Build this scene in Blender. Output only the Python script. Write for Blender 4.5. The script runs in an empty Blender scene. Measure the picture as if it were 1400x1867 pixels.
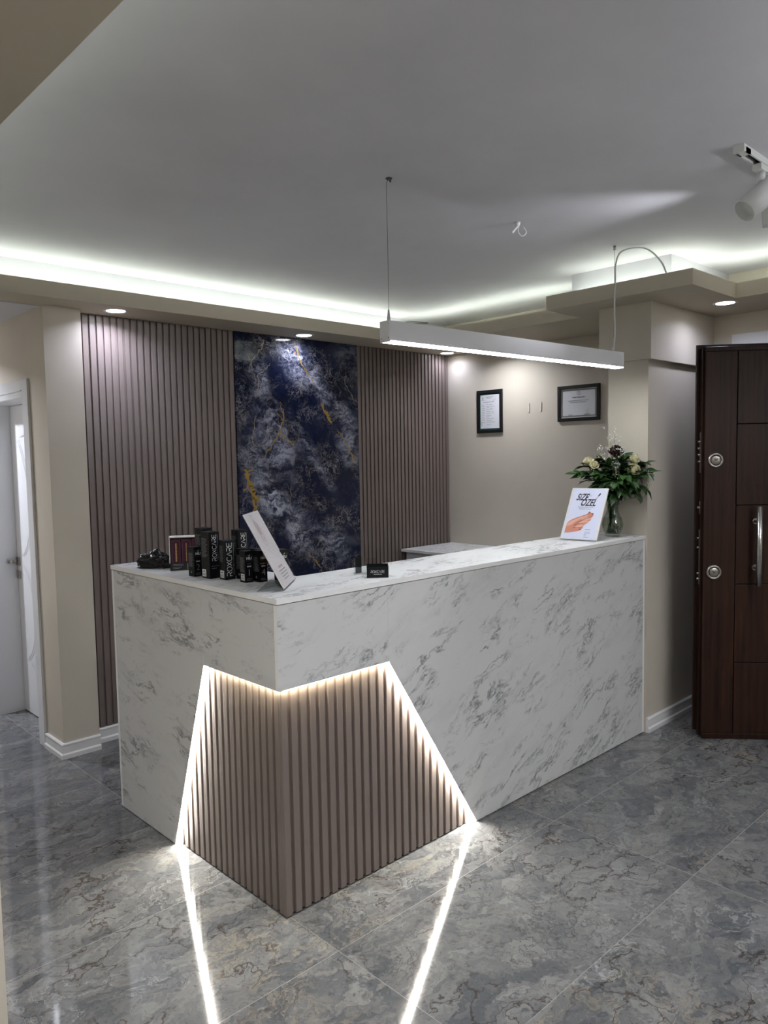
import bpy, bmesh, math, random
from math import sin, cos, pi, radians, sqrt
from mathutils import Vector, Matrix, noise as mnoise

random.seed(7)
C = bpy.context.scene.collection
V = Vector

# ------------------------------------------------------------------ materials
def new_mat(name):
    m = bpy.data.materials.new(name); m.use_nodes = True
    nt = m.node_tree; b = nt.nodes['Principled BSDF']
    return m, nt, b

def simple(name, col, rough=0.5, metal=0.0, spec=0.5, emit=None, es=0.0, trans=0.0, ior=1.45, coat=0.0, alpha=1.0):
    m, nt, b = new_mat(name)
    b.inputs['Base Color'].default_value = (*col, 1)
    b.inputs['Roughness'].default_value = rough
    b.inputs['Metallic'].default_value = metal
    b.inputs['Specular IOR Level'].default_value = spec
    b.inputs['IOR'].default_value = ior
    b.inputs['Transmission Weight'].default_value = trans
    b.inputs['Coat Weight'].default_value = coat
    b.inputs['Alpha'].default_value = alpha
    if emit:
        b.inputs['Emission Color'].default_value = (*emit, 1)
        b.inputs['Emission Strength'].default_value = es
    return m

class NT:
    """small helper around a node tree"""
    def __init__(s, nt): s.nt = nt
    def n(s, t, **kw):
        nd = s.nt.nodes.new(t)
        for k, v in kw.items(): setattr(nd, k, v)
        return nd
    def link(s, a, b): s.nt.links.new(a, b)
    def coord(s, kind='Object'): return s.n('ShaderNodeTexCoord').outputs[kind]
    def mapping(s, vec, loc=(0,0,0), rot=(0,0,0), scale=(1,1,1), vt='POINT'):
        m = s.n('ShaderNodeMapping'); m.vector_type = vt
        m.inputs['Location'].default_value = loc; m.inputs['Rotation'].default_value = rot; m.inputs['Scale'].default_value = scale
        s.link(vec, m.inputs['Vector']); return m.outputs[0]
    def noise(s, vec, scale, detail=4, rough=0.55, dist=0.0, lac=2.0, out='Fac'):
        t = s.n('ShaderNodeTexNoise'); t.inputs['Scale'].default_value = scale; t.inputs['Detail'].default_value = detail
        t.inputs['Roughness'].default_value = rough; t.inputs['Distortion'].default_value = dist; t.inputs['Lacunarity'].default_value = lac
        s.link(vec, t.inputs['Vector']); return t.outputs[out]
    def ramp(s, fac, stops, interp='LINEAR'):
        r = s.n('ShaderNodeValToRGB'); r.color_ramp.interpolation = interp
        e = r.color_ramp.elements
        while len(e) < len(stops): e.new(0.5)
        for el, (p, c) in zip(e, stops):
            el.position = p; el.color = (*c, 1) if isinstance(c, tuple) else (c, c, c, 1)
        s.link(fac, r.inputs[0]); return r.outputs[0]
    def math(s, op, a, b=None, clamp=False):
        m = s.n('ShaderNodeMath', operation=op); m.use_clamp = clamp
        for i, x in enumerate((a, b)):
            if x is None: continue
            if isinstance(x, (int, float)): m.inputs[i].default_value = x
            else: s.link(x, m.inputs[i])
        return m.outputs[0]
    def mix(s, fac, a, b, mode='MIX'):
        m = s.n('ShaderNodeMix', data_type='RGBA', blend_type=mode)
        for i, x in ((0, fac), (6, a), (7, b)):
            if isinstance(x, (int, float)): m.inputs[i].default_value = x
            elif isinstance(x, tuple): m.inputs[i].default_value = (*x, 1)
            else: s.link(x, m.inputs[i])
        return m.outputs[2]
    def vadd(s, a, b, scale=1.0):
        m = s.n('ShaderNodeVectorMath', operation='SCALE'); s.link(b, m.inputs[0]); m.inputs[3].default_value = scale
        d = s.n('ShaderNodeVectorMath', operation='ADD'); s.link(a, d.inputs[0]); s.link(m.outputs[0], d.inputs[1]); return d.outputs[0]
    def vein(s, vec, scale, width, detail=5, rough=.6, dist=0.0):
        """thin line where a noise field crosses its middle: 1 on the line"""
        f = s.noise(vec, scale, detail, rough, dist)
        a = s.math('ABSOLUTE', s.math('SUBTRACT', f, 0.5))
        return s.math('SUBTRACT', 1.0, s.math('DIVIDE', a, width, clamp=True), clamp=True)
    def bump(s, h, strength, dist=0.01):
        b = s.n('ShaderNodeBump'); b.inputs['Strength'].default_value = strength; b.inputs['Distance'].default_value = dist
        s.link(h, b.inputs['Height']); return b.outputs[0]

def thin(name, tint, rough=.02, ior=1.45, k=1.0):
    m = bpy.data.materials.new(name); m.use_nodes = True; nt = m.node_tree; q = NT(nt); nt.nodes.clear()
    tr = q.n('ShaderNodeBsdfTransparent'); tr.inputs[0].default_value = (*tint, 1)
    gl = q.n('ShaderNodeBsdfGlossy'); gl.inputs['Roughness'].default_value = rough
    lw = q.n('ShaderNodeLayerWeight'); lw.inputs[0].default_value = .5
    f0 = ((ior-1)/(ior+1))**2
    fr = q.math('ADD', f0, q.math('MULTIPLY', q.math('POWER', lw.outputs['Facing'], 5.0), (1-f0)*k))
    mx = q.n('ShaderNodeMixShader'); q.link(fr, mx.inputs[0]); q.link(tr.outputs[0], mx.inputs[1]); q.link(gl.outputs[0], mx.inputs[2])
    out = q.n('ShaderNodeOutputMaterial'); q.link(mx.outputs[0], out.inputs[0]); return m

def paint(name, col, rough=.6, bump=.08, spec=.35):
    m, nt, b = new_mat(name); q = NT(nt); o = q.coord()
    f = q.noise(o, 1.6, 5, .6)
    c = q.mix(q.ramp(f, [(.35, 0.0), (.7, 1.0)]), tuple(x*.94 for x in col), tuple(min(1, x*1.04) for x in col))
    q.link(c, b.inputs['Base Color']); b.inputs['Roughness'].default_value = rough; b.inputs['Specular IOR Level'].default_value = spec
    q.link(q.bump(q.noise(o, 60, 3, .6), bump, .004), b.inputs['Normal'])
    return m

def marble_white(name, axis, ang, off=(0,0,0), k=1.0):
    """white laminate with soft grey diagonal streaks; axis = normal of the board"""
    m, nt, b = new_mat(name); q = NT(nt); o = q.coord()
    sep = q.n('ShaderNodeSeparateXYZ'); q.link(o, sep.inputs[0])
    cmb = q.n('ShaderNodeCombineXYZ')
    u, v = {'x': ('Y', 'Z'), 'y': ('X', 'Z'), 'z': ('X', 'Y')}[axis]
    q.link(sep.outputs[u], cmb.inputs[0]); q.link(sep.outputs[v], cmb.inputs[1])
    p = q.mapping(cmb.outputs[0], loc=off)
    warp = q.noise(p, 5.0, 4, .6, out='Color')
    p2 = q.vadd(p, warp, .10)
    al = q.mapping(p2, rot=(0, 0, -ang))                      # streak direction to local x
    st = q.mapping(al, scale=(1.0, 3.8, 1.0))
    v1 = q.vein(st, 3.1, .038, 7, .68, .35)                   # main grey strokes
    v2 = q.vein(q.mapping(al, loc=(3.1, 1.7, 0), scale=(1.2, 3.0, 1)), 6.5, .028, 7, .7, .3)
    m1 = q.ramp(q.noise(q.mapping(al, loc=(1, 5, 0), scale=(1, 2.1, 1)), 3.2, 4, .6), [(.485, 0.0), (.59, 1.0)])
    m2 = q.ramp(q.noise(q.mapping(al, loc=(7, 2, 0), scale=(1, 2.2, 1)), 5.0, 4, .6), [(.54, 0.0), (.66, 1.0)])
    soft = q.ramp(q.noise(st, 2.2, 6, .65), [(.50, 0.0), (.78, 1.0)])
    fine = q.ramp(q.noise(q.mapping(al, scale=(1, 1.6, 1)), 34, 4, .65), [(.38, .35), (.62, 1.0)])
    k1 = q.math('MULTIPLY', q.math('MULTIPLY', v1, m1), fine)
    k2 = q.math('MULTIPLY', q.math('MULTIPLY', v2, m2), fine)
    base = q.mix(soft, (.60*k, .608*k, .605*k), (.50*k, .508*k, .51*k))
    c = q.mix(q.math('MULTIPLY', k1, 1.0), base, (.085, .095, .105))
    c = q.mix(q.math('MULTIPLY', k2, .8), c, (.13, .14, .15))
    q.link(c, b.inputs['Base Color'])
    b.inputs['Roughness'].default_value = .34; b.inputs['Specular IOR Level'].default_value = .4
    return m

def marble_navy():
    """navy panel: dark blue ground, drifting white clouds, fine pale web"""
    m, nt, b = new_mat('navy_marble'); q = NT(nt); o = q.coord()
    sep = q.n('ShaderNodeSeparateXYZ'); q.link(o, sep.inputs[0])
    cmb = q.n('ShaderNodeCombineXYZ'); q.link(sep.outputs['X'], cmb.inputs[0]); q.link(sep.outputs['Z'], cmb.inputs[1])
    p = cmb.outputs[0]
    w1 = q.noise(p, 3.0, 5, .6, out='Color'); pw = q.vadd(p, w1, .22)
    w2 = q.noise(p, 14.0, 5, .65, out='Color'); pw2 = q.vadd(pw, w2, .05)
    # placed drifts of cloud: (cx, cz, half length, half width, angle, amount) in panel metres
    drifts = [(.42, 2.22, .28, .13, -62, 1.0), (.60, 2.10, .34, .10, -50, .95), (.17, 2.03, .20, .08, -70, .75), (.86, 1.88, .28, .07, -52, .7),
              (.28, 1.66, .30, .22, -60, .72), (.60, 1.55, .30, .06, -54, .75), (.16, 1.45, .28, .14, -60, .60), (.22, 1.27, .24, .13, -40, 1.05),
              (.45, 1.10, .26, .11, -58, 1.05), (.70, .98, .30, .14, -45, .62), (.92, 1.62, .20, .10, -60, .55), (.95, 2.24, .25, .20, -70, .30)]
    tot = None
    for (cx, cz, L, Wd, a, amt) in drifts:
        mp = q.mapping(q.vadd(pw, q.noise(p, 7, 5, .6, out='Color'), .10), loc=(cx+.17, cz+.17, 0), rot=(0, 0, radians(a)), scale=(L*1.25, Wd*1.2, 1), vt='TEXTURE')
        ln = q.n('ShaderNodeVectorMath', operation='LENGTH'); q.link(mp, ln.inputs[0])
        f = q.math('MULTIPLY', q.ramp(ln.outputs['Value'], [(.0, 1.0), (1.0, 0.0)], 'EASE'), amt)
        tot = f if tot is None else q.math('MAXIMUM', tot, f)
    fib = q.noise(q.mapping(pw2, rot=(0, 0, radians(58)), scale=(.8, 2.2, 1)), 7, 12, .74, .9)
    puff = q.noise(pw2, 15, 12, .82, .6)
    cl = q.math('MULTIPLY', tot, q.ramp(q.math('MULTIPLY', q.math('ADD', fib, puff), .5), [(.455, .02), (.51, .38), (.55, 1.0)]))
    mist = q.math('MULTIPLY', q.ramp(q.noise(pw2, 5.5, 8, .7), [(.48, 0.0), (.66, 1.0)]), .10)
    web = q.vein(pw2, 9, .014, 6, .68, .5)
    web2 = q.vein(q.mapping(pw, loc=(4, 9, 0), rot=(0, 0, .6)), 20, .020, 5, .65, .5)
    wm = q.ramp(q.noise(p, 5, 3, .5), [(.44, 0.0), (.62, 1.0)])
    base = q.mix(q.ramp(q.noise(pw, 4, 5, .6), [(.3, 0.0), (.7, 1.0)]), (.0035, .006, .022), (.008, .014, .048))
    c = q.mix(mist, base, (.12, .14, .22))
    c = q.mix(q.math('MULTIPLY', cl, .95, clamp=True), c, (.60, .63, .76))
    c = q.mix(q.math('MULTIPLY', q.math('MULTIPLY', web, wm), .75), c, (.46, .46, .48))
    c = q.mix(q.math('MULTIPLY', q.math('MULTIPLY', web2, wm), .55), c, (.35, .31, .24))
    q.link(c, b.inputs['Base Color']); b.inputs['Roughness'].default_value = .055; b.inputs['Specular IOR Level'].default_value = .55
    # the thin sheet is glued a little unevenly: slow ripple in its mirror
    q.link(q.bump(q.noise(p, 2.2, 1, .4), .10, .02), b.inputs['Normal'])
    return m

def floor_tiles():
    m, nt, b = new_mat('grey_marble_tile'); q = NT(nt); o = q.coord()
    TX, TY, OX, OY = 1.2, .6, .035, -.232
    sep = q.n('ShaderNodeSeparateXYZ'); q.link(o, sep.inputs[0])
    gx = q.math('DIVIDE', q.math('SUBTRACT', sep.outputs['X'], OX), TX); gy = q.math('DIVIDE', q.math('SUBTRACT', sep.outputs['Y'], OY), TY)
    ix = q.math('FLOOR', gx); iy = q.math('FLOOR', gy)
    cell = q.n('ShaderNodeCombineXYZ'); q.link(ix, cell.inputs[0]); q.link(iy, cell.inputs[1])
    wn = q.n('ShaderNodeTexWhiteNoise'); wn.noise_dimensions = '2D'; q.link(cell.outputs[0], wn.inputs['Vector'])
    p = q.vadd(o, wn.outputs['Color'], 13.0)                    # every tile its own piece of stone
    w1 = q.noise(p, 2.4, 5, .62, out='Color'); pw = q.vadd(p, w1, .45)
    w2 = q.noise(p, 11, 5, .65, out='Color'); pw2 = q.vadd(pw, w2, .07)
    flow = q.mapping(pw2, rot=(0, 0, radians(-24)), scale=(1, 2.3, 1))
    def voro(vec, scale, feat='F1', out='Color'):
        t = q.n('ShaderNodeTexVoronoi'); t.feature = feat; t.inputs['Scale'].default_value = scale; t.inputs['Randomness'].default_value = 1
        q.link(vec, t.inputs['Vector']); return t.outputs[out]
    def cracks(vec, scale, width):
        d = voro(vec, scale, 'DISTANCE_TO_EDGE', 'Distance'); return q.math('SUBTRACT', 1.0, q.math('DIVIDE', d, width, clamp=True), clamp=True)
    def sepr(c):
        t = q.n('ShaderNodeSeparateColor'); q.link(c, t.inputs[0]); return t.outputs[0]
    rough_ = q.vadd(flow, q.noise(p, 26, 4, .7, out='Color'), .055)
    cellv = sepr(voro(rough_, 6.0)); cell2 = sepr(voro(q.vadd(flow, q.noise(p, 40, 4, .7, out='Color'), .05), 19.0))
    big = q.noise(flow, 2.2, 6, .62)
    spk = q.noise(pw2, 48, 5, .72)
    tone = q.math('ADD', q.math('MULTIPLY', cellv, .34), q.math('ADD', q.math('MULTIPLY', cell2, .22), q.math('MULTIPLY', big, .62)))
    c = q.ramp(tone, [(.32, (.125, .133, .144)), (.48, (.180, .185, .190)), (.64, (.228, .229, .227)), (.84, (.31, .308, .302))])
    c = q.mix(q.ramp(spk, [(.36, .62), (.45, 0.0)]), c, (.085, .085, .085))
    c = q.mix(q.ramp(spk, [(.58, 0.0), (.70, .40)]), c, (.45, .45, .44))
    bm = q.ramp(q.noise(pw, 1.5, 3, .5), [(.50, 0.0), (.60, 1.0)])
    cr = q.math('MULTIPLY', q.math('MULTIPLY', q.vein(flow, 2.6, .026, 6, .66, .5), bm), q.ramp(spk, [(.35, .2), (.55, 1.0)]))
    c = q.mix(q.math('MULTIPLY', cr, .70), c, (.40, .34, .25))
    br = q.math('MULTIPLY', cracks(q.vadd(rough_, q.noise(p, 5, 3, .6, out='Color'), .05), 4.6, .036), q.ramp(q.noise(pw, 2.3, 3, .55), [(.46, 0.0), (.56, 1.0)]))
    c = q.mix(q.math('MULTIPLY', br, .90), c, (.060, .040, .028))
    dk = q.math('MULTIPLY', cracks(rough_, 11, .06), q.ramp(q.noise(q.mapping(pw, loc=(5, 5, 0)), 3.4, 3, .55), [(.51, 0.0), (.62, 1.0)]))
    c = q.mix(q.math('MULTIPLY', dk, .60), c, (.055, .052, .052))
    wv = q.math('MULTIPLY', q.vein(q.mapping(pw2, loc=(5, 1, 0)), 3.6, .012, 6, .62, .6), q.ramp(q.noise(pw, 2.6, 2, .5), [(.52, 0.0), (.60, 1.0)]))
    c = q.mix(q.math('MULTIPLY', wv, .6), c, (.52, .52, .51))
    fx = q.math('ABSOLUTE', q.math('SUBTRACT', q.math('FRACT', gx), .5)); fy = q.math('ABSOLUTE', q.math('SUBTRACT', q.math('FRACT', gy), .5))
    jt = q.math('MAXIMUM', q.math('GREATER_THAN', fx, .5-.0012/TX), q.math('GREATER_THAN', fy, .5-.0012/TY))
    c = q.mix(1.0, c, (.63, .635, .65), 'MULTIPLY')
    c = q.mix(q.math('MULTIPLY', jt, .40), c, (.24, .24, .235))
    q.link(c, b.inputs['Base Color'])
    b.inputs['Specular IOR Level'].default_value = .5
    r = q.math('ADD', .06, q.math('MULTIPLY', jt, .4)); q.link(r, b.inputs['Roughness'])
    q.link(q.bump(q.math('ADD', q.noise(o, 5, 2, .5), q.math('MULTIPLY', jt, -.4)), .03, .004), b.inputs['Normal'])
    return m

def wood_dark(name, k=1.0, rough=.42):
    m, nt, b = new_mat(name); q = NT(nt); o = q.coord()
    st = q.mapping(o, scale=(20, .6, 20))
    f = q.noise(q.vadd(st, q.noise(o, 3, 3, .5, out='Color'), .6), 2.4, 7, .62)
    c = q.ramp(f, [(.30, (.010*k, .0042*k, .0026*k)), (.52, (.026*k, .0105*k, .0062*k)), (.72, (.046*k, .019*k, .0105*k))])
    q.link(c, b.inputs['Base Color']); b.inputs['Roughness'].default_value = rough; b.inputs['Specular IOR Level'].default_value = .22
    return m

def petal_mat(name, c1, c2):
    m, nt, b = new_mat(name); q = NT(nt); f = q.noise(q.coord(), 55, 4, .6)
    q.link(q.mix(f, c1, c2), b.inputs['Base Color']); b.inputs['Roughness'].default_value = .55
    b.inputs['Subsurface Weight'].default_value = .08; b.inputs['Subsurface Radius'].default_value = (.01, .01, .006)
    return m

M = {}
M['beige'] = paint('beige_wall_paint', (.575, .527, .445))
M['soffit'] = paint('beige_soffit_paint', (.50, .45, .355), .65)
M['ceil'] = paint('white_ceiling_paint', (.625, .622, .66), .75, .10)
M['slat'] = simple('taupe_slat', (.185, .150, .133), .31, spec=.45)
M['desk_front'] = marble_white('marble_laminate_front', 'y', radians(24))
M['desk_side'] = marble_white('marble_laminate_side', 'x', radians(6), (4.3, 2.2, 0))
M['desk_top'] = marble_white('marble_laminate_top', 'z', radians(14), (1.3, 6.2, 0), 1.22)  # base colour lifted to stand in for stronger lamp light on the tops
M['edge'] = simple('white_edge_band', (.82, .82, .81), .4)
M['floor'] = floor_tiles()
M['navy'] = marble_navy()
M['gold'] = simple('gold_vein', (.36, .235, .06), .25, .1)
M['goldpale'] = simple('pale_gold_vein', (.45, .38, .24), .22, .1)
M['whitetrim'] = simple('white_lacquer', (.72, .72, .72), .32)
M['doorwhite'] = simple('white_door_lacquer', (.74, .75, .77), .25)
M['groove'] = simple('door_groove_shade', (.60, .61, .63), .35)
M['wood'] = wood_dark('dark_walnut_panel')
M['wood_edge'] = wood_dark('dark_walnut_edge', .8)
M['black'] = simple('black_matte', (.006, .006, .007), .45)
M['carton'] = simple('black_carton', (.0045, .0045, .0055), .45, spec=.2)
M['carton_grey'] = simple('charcoal_carton', (.008, .010, .011), .45, spec=.25)
M['darkgroove'] = simple('black_groove', (.003, .002, .002), .7)
M['steel'] = simple('brushed_steel', (.52, .51, .50), .28, 1.0)
M['nickel'] = simple('satin_nickel', (.36, .335, .31), .34, 1.0)
M['lampwhite'] = simple('lamp_white_aluminium', (.84, .85, .88), .30, spec=.6)
M['wire'] = simple('white_cable', (.66, .66, .65), .5)
M['darkwire'] = simple('steel_wire', (.12, .12, .12), .4, .7)
M['plastic'] = simple('white_plastic', (.66, .67, .66), .45)
M['stripwhite'] = simple('pale_adhesive', (.64, .60, .53), .5)
M['paper'] = simple('white_paper', (.62, .63, .66), .55)
M['posterpaper'] = simple('lavender_white_print', (.60, .63, .78), .35)
M['pink'] = simple('pink_white_paper', (.66, .61, .63), .4)
M['printgrey'] = simple('grey_print', (.20, .20, .21), .6)
M['printdark'] = simple('dark_print', (.035, .03, .035), .6)
M['printlight'] = simple('silver_print', (.62, .62, .63), .45)
M['printdim'] = simple('dim_silver_print', (.12, .12, .125), .5)
M['printblue'] = simple('blue_print', (.03, .05, .16), .5)
M['printorange'] = simple('orange_print', (.40, .17, .04), .5)
M['printpink'] = simple('rose_print', (.46, .20, .24), .6)
M['printgold'] = simple('gold_print', (.42, .26, .07), .4)
M['burgundy'] = simple('burgundy_carton', (.042, .003, .016), .38, spec=.25)
M['burgline'] = simple('mauve_print', (.105, .045, .065), .4)
M['label'] = simple('white_sticker', (.80, .80, .78), .5)
M['green'] = simple('green_passepartout', (.012, .075, .055), .5)
M['skin1'] = simple('printed_skin', (.55, .23, .16), .45)
M['skin2'] = simple('printed_skin_light', (.66, .36, .27), .45)
M['skin3'] = simple('printed_skin_shade', (.24, .055, .045), .45)
M['acryl'] = thin('clear_acrylic', (.95, .96, .96), k=.25)
M['glass'] = thin('clear_glass', (.88, .91, .89), ior=1.7, k=1.3)
M['water'] = thin('vase_water', (.90, .93, .86), ior=1.15)
M['leaf'] = petal_mat('dark_green_leaf', (.010, .030, .007), (.028, .075, .018)); M['leaf'].node_tree.nodes['Principled BSDF'].inputs['Roughness'].default_value = .38
M['leaf2'] = petal_mat('mid_green_leaf', (.020, .060, .012), (.045, .110, .030)); M['leaf2'].node_tree.nodes['Principled BSDF'].inputs['Roughness'].default_value = .38
M['stem'] = simple('green_stem', (.045, .085, .020), .45)
M['cream'] = petal_mat('cream_petal', (.76, .73, .48), (.84, .81, .64))
M['wine'] = petal_mat('dark_red_petal', (.014, .002, .005), (.040, .004, .010))
M['breath'] = simple('white_blossom', (.66, .66, .62), .6)
M['twig'] = simple('pale_twig', (.28, .28, .20), .6)
M['bag'] = simple('black_glossy_plastic', (.006, .006, .007), .22)

COVE = (.90, 1.0, .90)
M['cove'] = simple('cove_led', (.8, .8, .8), emit=COVE, es=11.0)
M['pend'] = simple('pendant_diffuser', (.8, .8, .8), emit=(.96, .98, 1.0), es=17.0)
M['lens'] = simple('downlight_lens', (.8, .8, .8), emit=(.97, .97, 1.0), es=6.0)
M['ledcool'] = simple('niche_led', (.8, .8, .8), emit=(1.0, .97, .88), es=95.0)
M['ledwarm'] = simple('niche_led_warm', (.8, .8, .8), emit=(1.0, .90, .66), es=34.0)

# ------------------------------------------------------------------ mesh helpers
def link(name, bm, mats, parent=None, smooth=False):
    me = bpy.data.meshes.new(name)
    bmesh.ops.recalc_face_normals(bm, faces=bm.faces[:])
    bm.to_mesh(me); bm.free()
    for m in (mats if isinstance(mats, (list, tuple)) else [mats]): me.materials.append(m)
    if smooth:
        for p in me.polygons: p.use_smooth = True
    o = bpy.data.objects.new(name, me); C.objects.link(o)
    if parent is not None: o.parent = parent
    return o

def tag(o, label=None, cat=None, group=None, kind=None):
    if label: o['label'] = label
    if cat: o['category'] = cat
    if group: o['group'] = group
    if kind: o['kind'] = kind
    return o

def thing(name, label, cat, loc=(0, 0, 0), rot=None, group=None):
    o = bpy.data.objects.new(name, None); C.objects.link(o)
    if rot is not None: o.matrix_world = rot
    else: o.location = loc
    o.empty_display_size = .05
    return tag(o, label, cat, group)

def struct(o, label, cat):
    return tag(o, label, cat, None, 'structure')

def box(bm, x0, x1, y0, y1, z0, z1, mi=0, bev=0.0, T=None):
    vs = [bm.verts.new((x, y, z)) for x in (x0, x1) for y in (y0, y1) for z in (z0, z1)]
    fs = [bm.faces.new([vs[i] for i in f]) for f in ((0, 1, 3, 2), (4, 6, 7, 5), (0, 4, 5, 1), (2, 3, 7, 6), (0, 2, 6, 4), (1, 5, 7, 3))]
    for f in fs: f.material_index = mi
    if bev > 0:
        es = list({e for f in fs for e in f.edges})
        r = bmesh.ops.bevel(bm, geom=es, offset=bev, segments=2, affect='EDGES', profile=.5)
        vs = list({v for f in r['faces'] for v in f.verts} | {v for v in vs if v.is_valid})
    if T is not None:
        bmesh.ops.transform(bm, matrix=T, verts=[v for v in vs if v.is_valid])
    return fs

def bx(name, mat, parent, *dims, bev=0.0):
    bm = bmesh.new(); box(bm, *dims, bev=bev); return link(name, bm, mat, parent)

def prism(bm, pts, axis, a0, a1, mi_side=0, mi_face=0):
    """polygon pts (u,v) extruded along axis from a0 to a1"""
    def mk(u, v, a): return {'x': (a, u, v), 'y': (u, a, v), 'z': (u, v, a)}[axis]
    A = [bm.verts.new(mk(u, v, a0)) for u, v in pts]; B = [bm.verts.new(mk(u, v, a1)) for u, v in pts]
    f0 = bm.faces.new(A); f1 = bm.faces.new(B[::-1]); f0.material_index = f1.material_index = mi_face
    n = len(pts)
    for i in range(n):
        f = bm.faces.new((A[i], A[(i+1) % n], B[(i+1) % n], B[i])); f.material_index = mi_side

def tube(bm, pts, r, seg=8, cap=True, mi=0):
    pts = [V(p) for p in pts]; rings = []
    up = V((0, 0, 1)); prev = None
    for i, p in enumerate(pts):
        d = (pts[min(i+1, len(pts)-1)] - pts[max(i-1, 0)]).normalized()
        if prev is None:
            a = d.cross(up if abs(d.dot(up)) < .95 else V((1, 0, 0))).normalized()
        else:
            a = (prev - d*prev.dot(d)).normalized()
        prev = a; b = d.cross(a)
        rr = r[i] if isinstance(r, (list, tuple)) else r
        rings.append([bm.verts.new(p + (a*cos(t*2*pi/seg) + b*sin(t*2*pi/seg))*rr) for t in range(seg)])
    for A, B in zip(rings, rings[1:]):
        for t in range(seg):
            f = bm.faces.new((A[t], A[(t+1) % seg], B[(t+1) % seg], B[t])); f.smooth = True; f.material_index = mi
    if cap:
        for R in (rings[0], rings[-1]):
            f = bm.faces.new(R); f.material_index = mi

def lathe(bm, prof, seg=24, T=None, mi=0, close=True):
    rings = []
    for r, z in prof:
        rings.append([bm.verts.new((max(r, 1e-5)*cos(2*pi*t/seg), max(r, 1e-5)*sin(2*pi*t/seg), z)) for t in range(seg)])
    for A, B in zip(rings, rings[1:]):
        for t in range(seg):
            f = bm.faces.new((A[t], A[(t+1) % seg], B[(t+1) % seg], B[t])); f.smooth = True; f.material_index = mi
    if close:
        bm.faces.new(rings[0]); bm.faces.new(rings[-1])
    if T is not None: bmesh.ops.transform(bm, matrix=T, verts=[v for R in rings for v in R])

def bez(pts, n=24):
    """Catmull-Rom through points"""
    P = [V(p) for p in pts]; P = [P[0]*2-P[1]] + P + [P[-1]*2-P[-2]]; out = []
    for i in range(1, len(P)-2):
        for k in range(n):
            t = k/n; a, b, c, d = P[i-1], P[i], P[i+1], P[i+2]
            out.append(.5*((2*b) + (c-a)*t + (2*a-5*b+4*c-d)*t*t + (3*b-a-3*c+d)*t**3))
    out.append(P[-2]); return out

def ribbon(bm, pts, w, T=None, h=0.0004, mi=0):
    """flat print stroke in local xy plane (lifted h)"""
    pts = [V((p[0], p[1])) for p in pts]; L = []; R = []
    for i, p in enumerate(pts):
        d = pts[min(i+1, len(pts)-1)] - pts[max(i-1, 0)]
        if d.length < 1e-9: d = V((1, 0))
        d.normalize(); nrm = V((-d.y, d.x))
        ww = (w[i] if isinstance(w, (list, tuple)) else w)/2
        a, b = p+nrm*ww, p-nrm*ww
        L.append(bm.verts.new((a.x, a.y, h))); R.append(bm.verts.new((b.x, b.y, h)))
    for i in range(len(pts)-1):
        f = bm.faces.new((L[i], R[i], R[i+1], L[i+1])); f.material_index = mi
    if T is not None: bmesh.ops.transform(bm, matrix=T, verts=L+R)

def rect(bm, x0, x1, y0, y1, T=None, h=.0004, mi=0):
    vs = [bm.verts.new(p) for p in ((x0, y0, h), (x1, y0, h), (x1, y1, h), (x0, y1, h))]
    f = bm.faces.new(vs); f.material_index = mi
    if T is not None: bmesh.ops.transform(bm, matrix=T, verts=vs)

def poly(bm, pts, T=None, h=.0004, mi=0):
    vs = [bm.verts.new((x, y, h)) for x, y in pts]
    f = bm.faces.new(vs); f.material_index = mi
    if T is not None: bmesh.ops.transform(bm, matrix=T, verts=vs)

def text_bm(bm, s, size, T, align='CENTER', h=.0005, sx=1.0, bold=0.0):
    cu = bpy.data.curves.new('lettering', 'FONT'); cu.body = s; cu.size = size; cu.align_x = align; cu.align_y = 'CENTER'; cu.offset = bold
    cu.resolution_u = 3
    o = bpy.data.objects.new('lettering', cu); C.objects.link(o)
    dg = bpy.context.evaluated_depsgraph_get(); me = bpy.data.meshes.new_from_object(o.evaluated_get(dg))
    n0 = len(bm.verts); bm.from_mesh(me); bm.verts.ensure_lookup_table()
    bmesh.ops.transform(bm, matrix=T @ Matrix.Translation((0, 0, h)) @ Matrix.Diagonal((sx, 1, 1, 1)), verts=bm.verts[n0:])
    C.objects.unlink(o); bpy.data.objects.remove(o); bpy.data.curves.remove(cu); bpy.data.meshes.remove(me)

def frame_mat(o, ex, ey):
    ex = V(ex).normalized(); ey = V(ey); ey = (ey-ex*ey.dot(ex)).normalized(); ez = ex.cross(ey)
    m = Matrix.Identity(4)
    for i, c in enumerate((ex, ey, ez)): m.col[i][:3] = c
    m.col[3][:3] = V(o); return m

# ------------------------------------------------------------------ the setting
ZC, ZS, ZT = 2.59, 2.353, 2.430
XW = 3.21
struct(bx('floor', M['floor'], None, -3.2, 4.9, -4.2, 5.2, -.06, 0), 'glossy grey marble floor tiles with brown veins', 'floor')
struct(bx('ceiling', M['ceil'], None, -3.2, 4.9, -4.2, 5.2, ZC, ZC+.1), 'plain white ceiling lit by hidden cove lights', 'ceiling')
struct(bx('wall_back', M['beige'], None, .224, XW, 2.10, 2.22, 0, ZS+.03), 'beige back wall behind the slatted panels', 'wall')
struct(bx('wall_upper', M['ceil'], None, -3.08, XW, 2.10, 2.22, ZS+.03, ZC), 'white band of wall above the soffit, washed by the cove light', 'wall')
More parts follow.
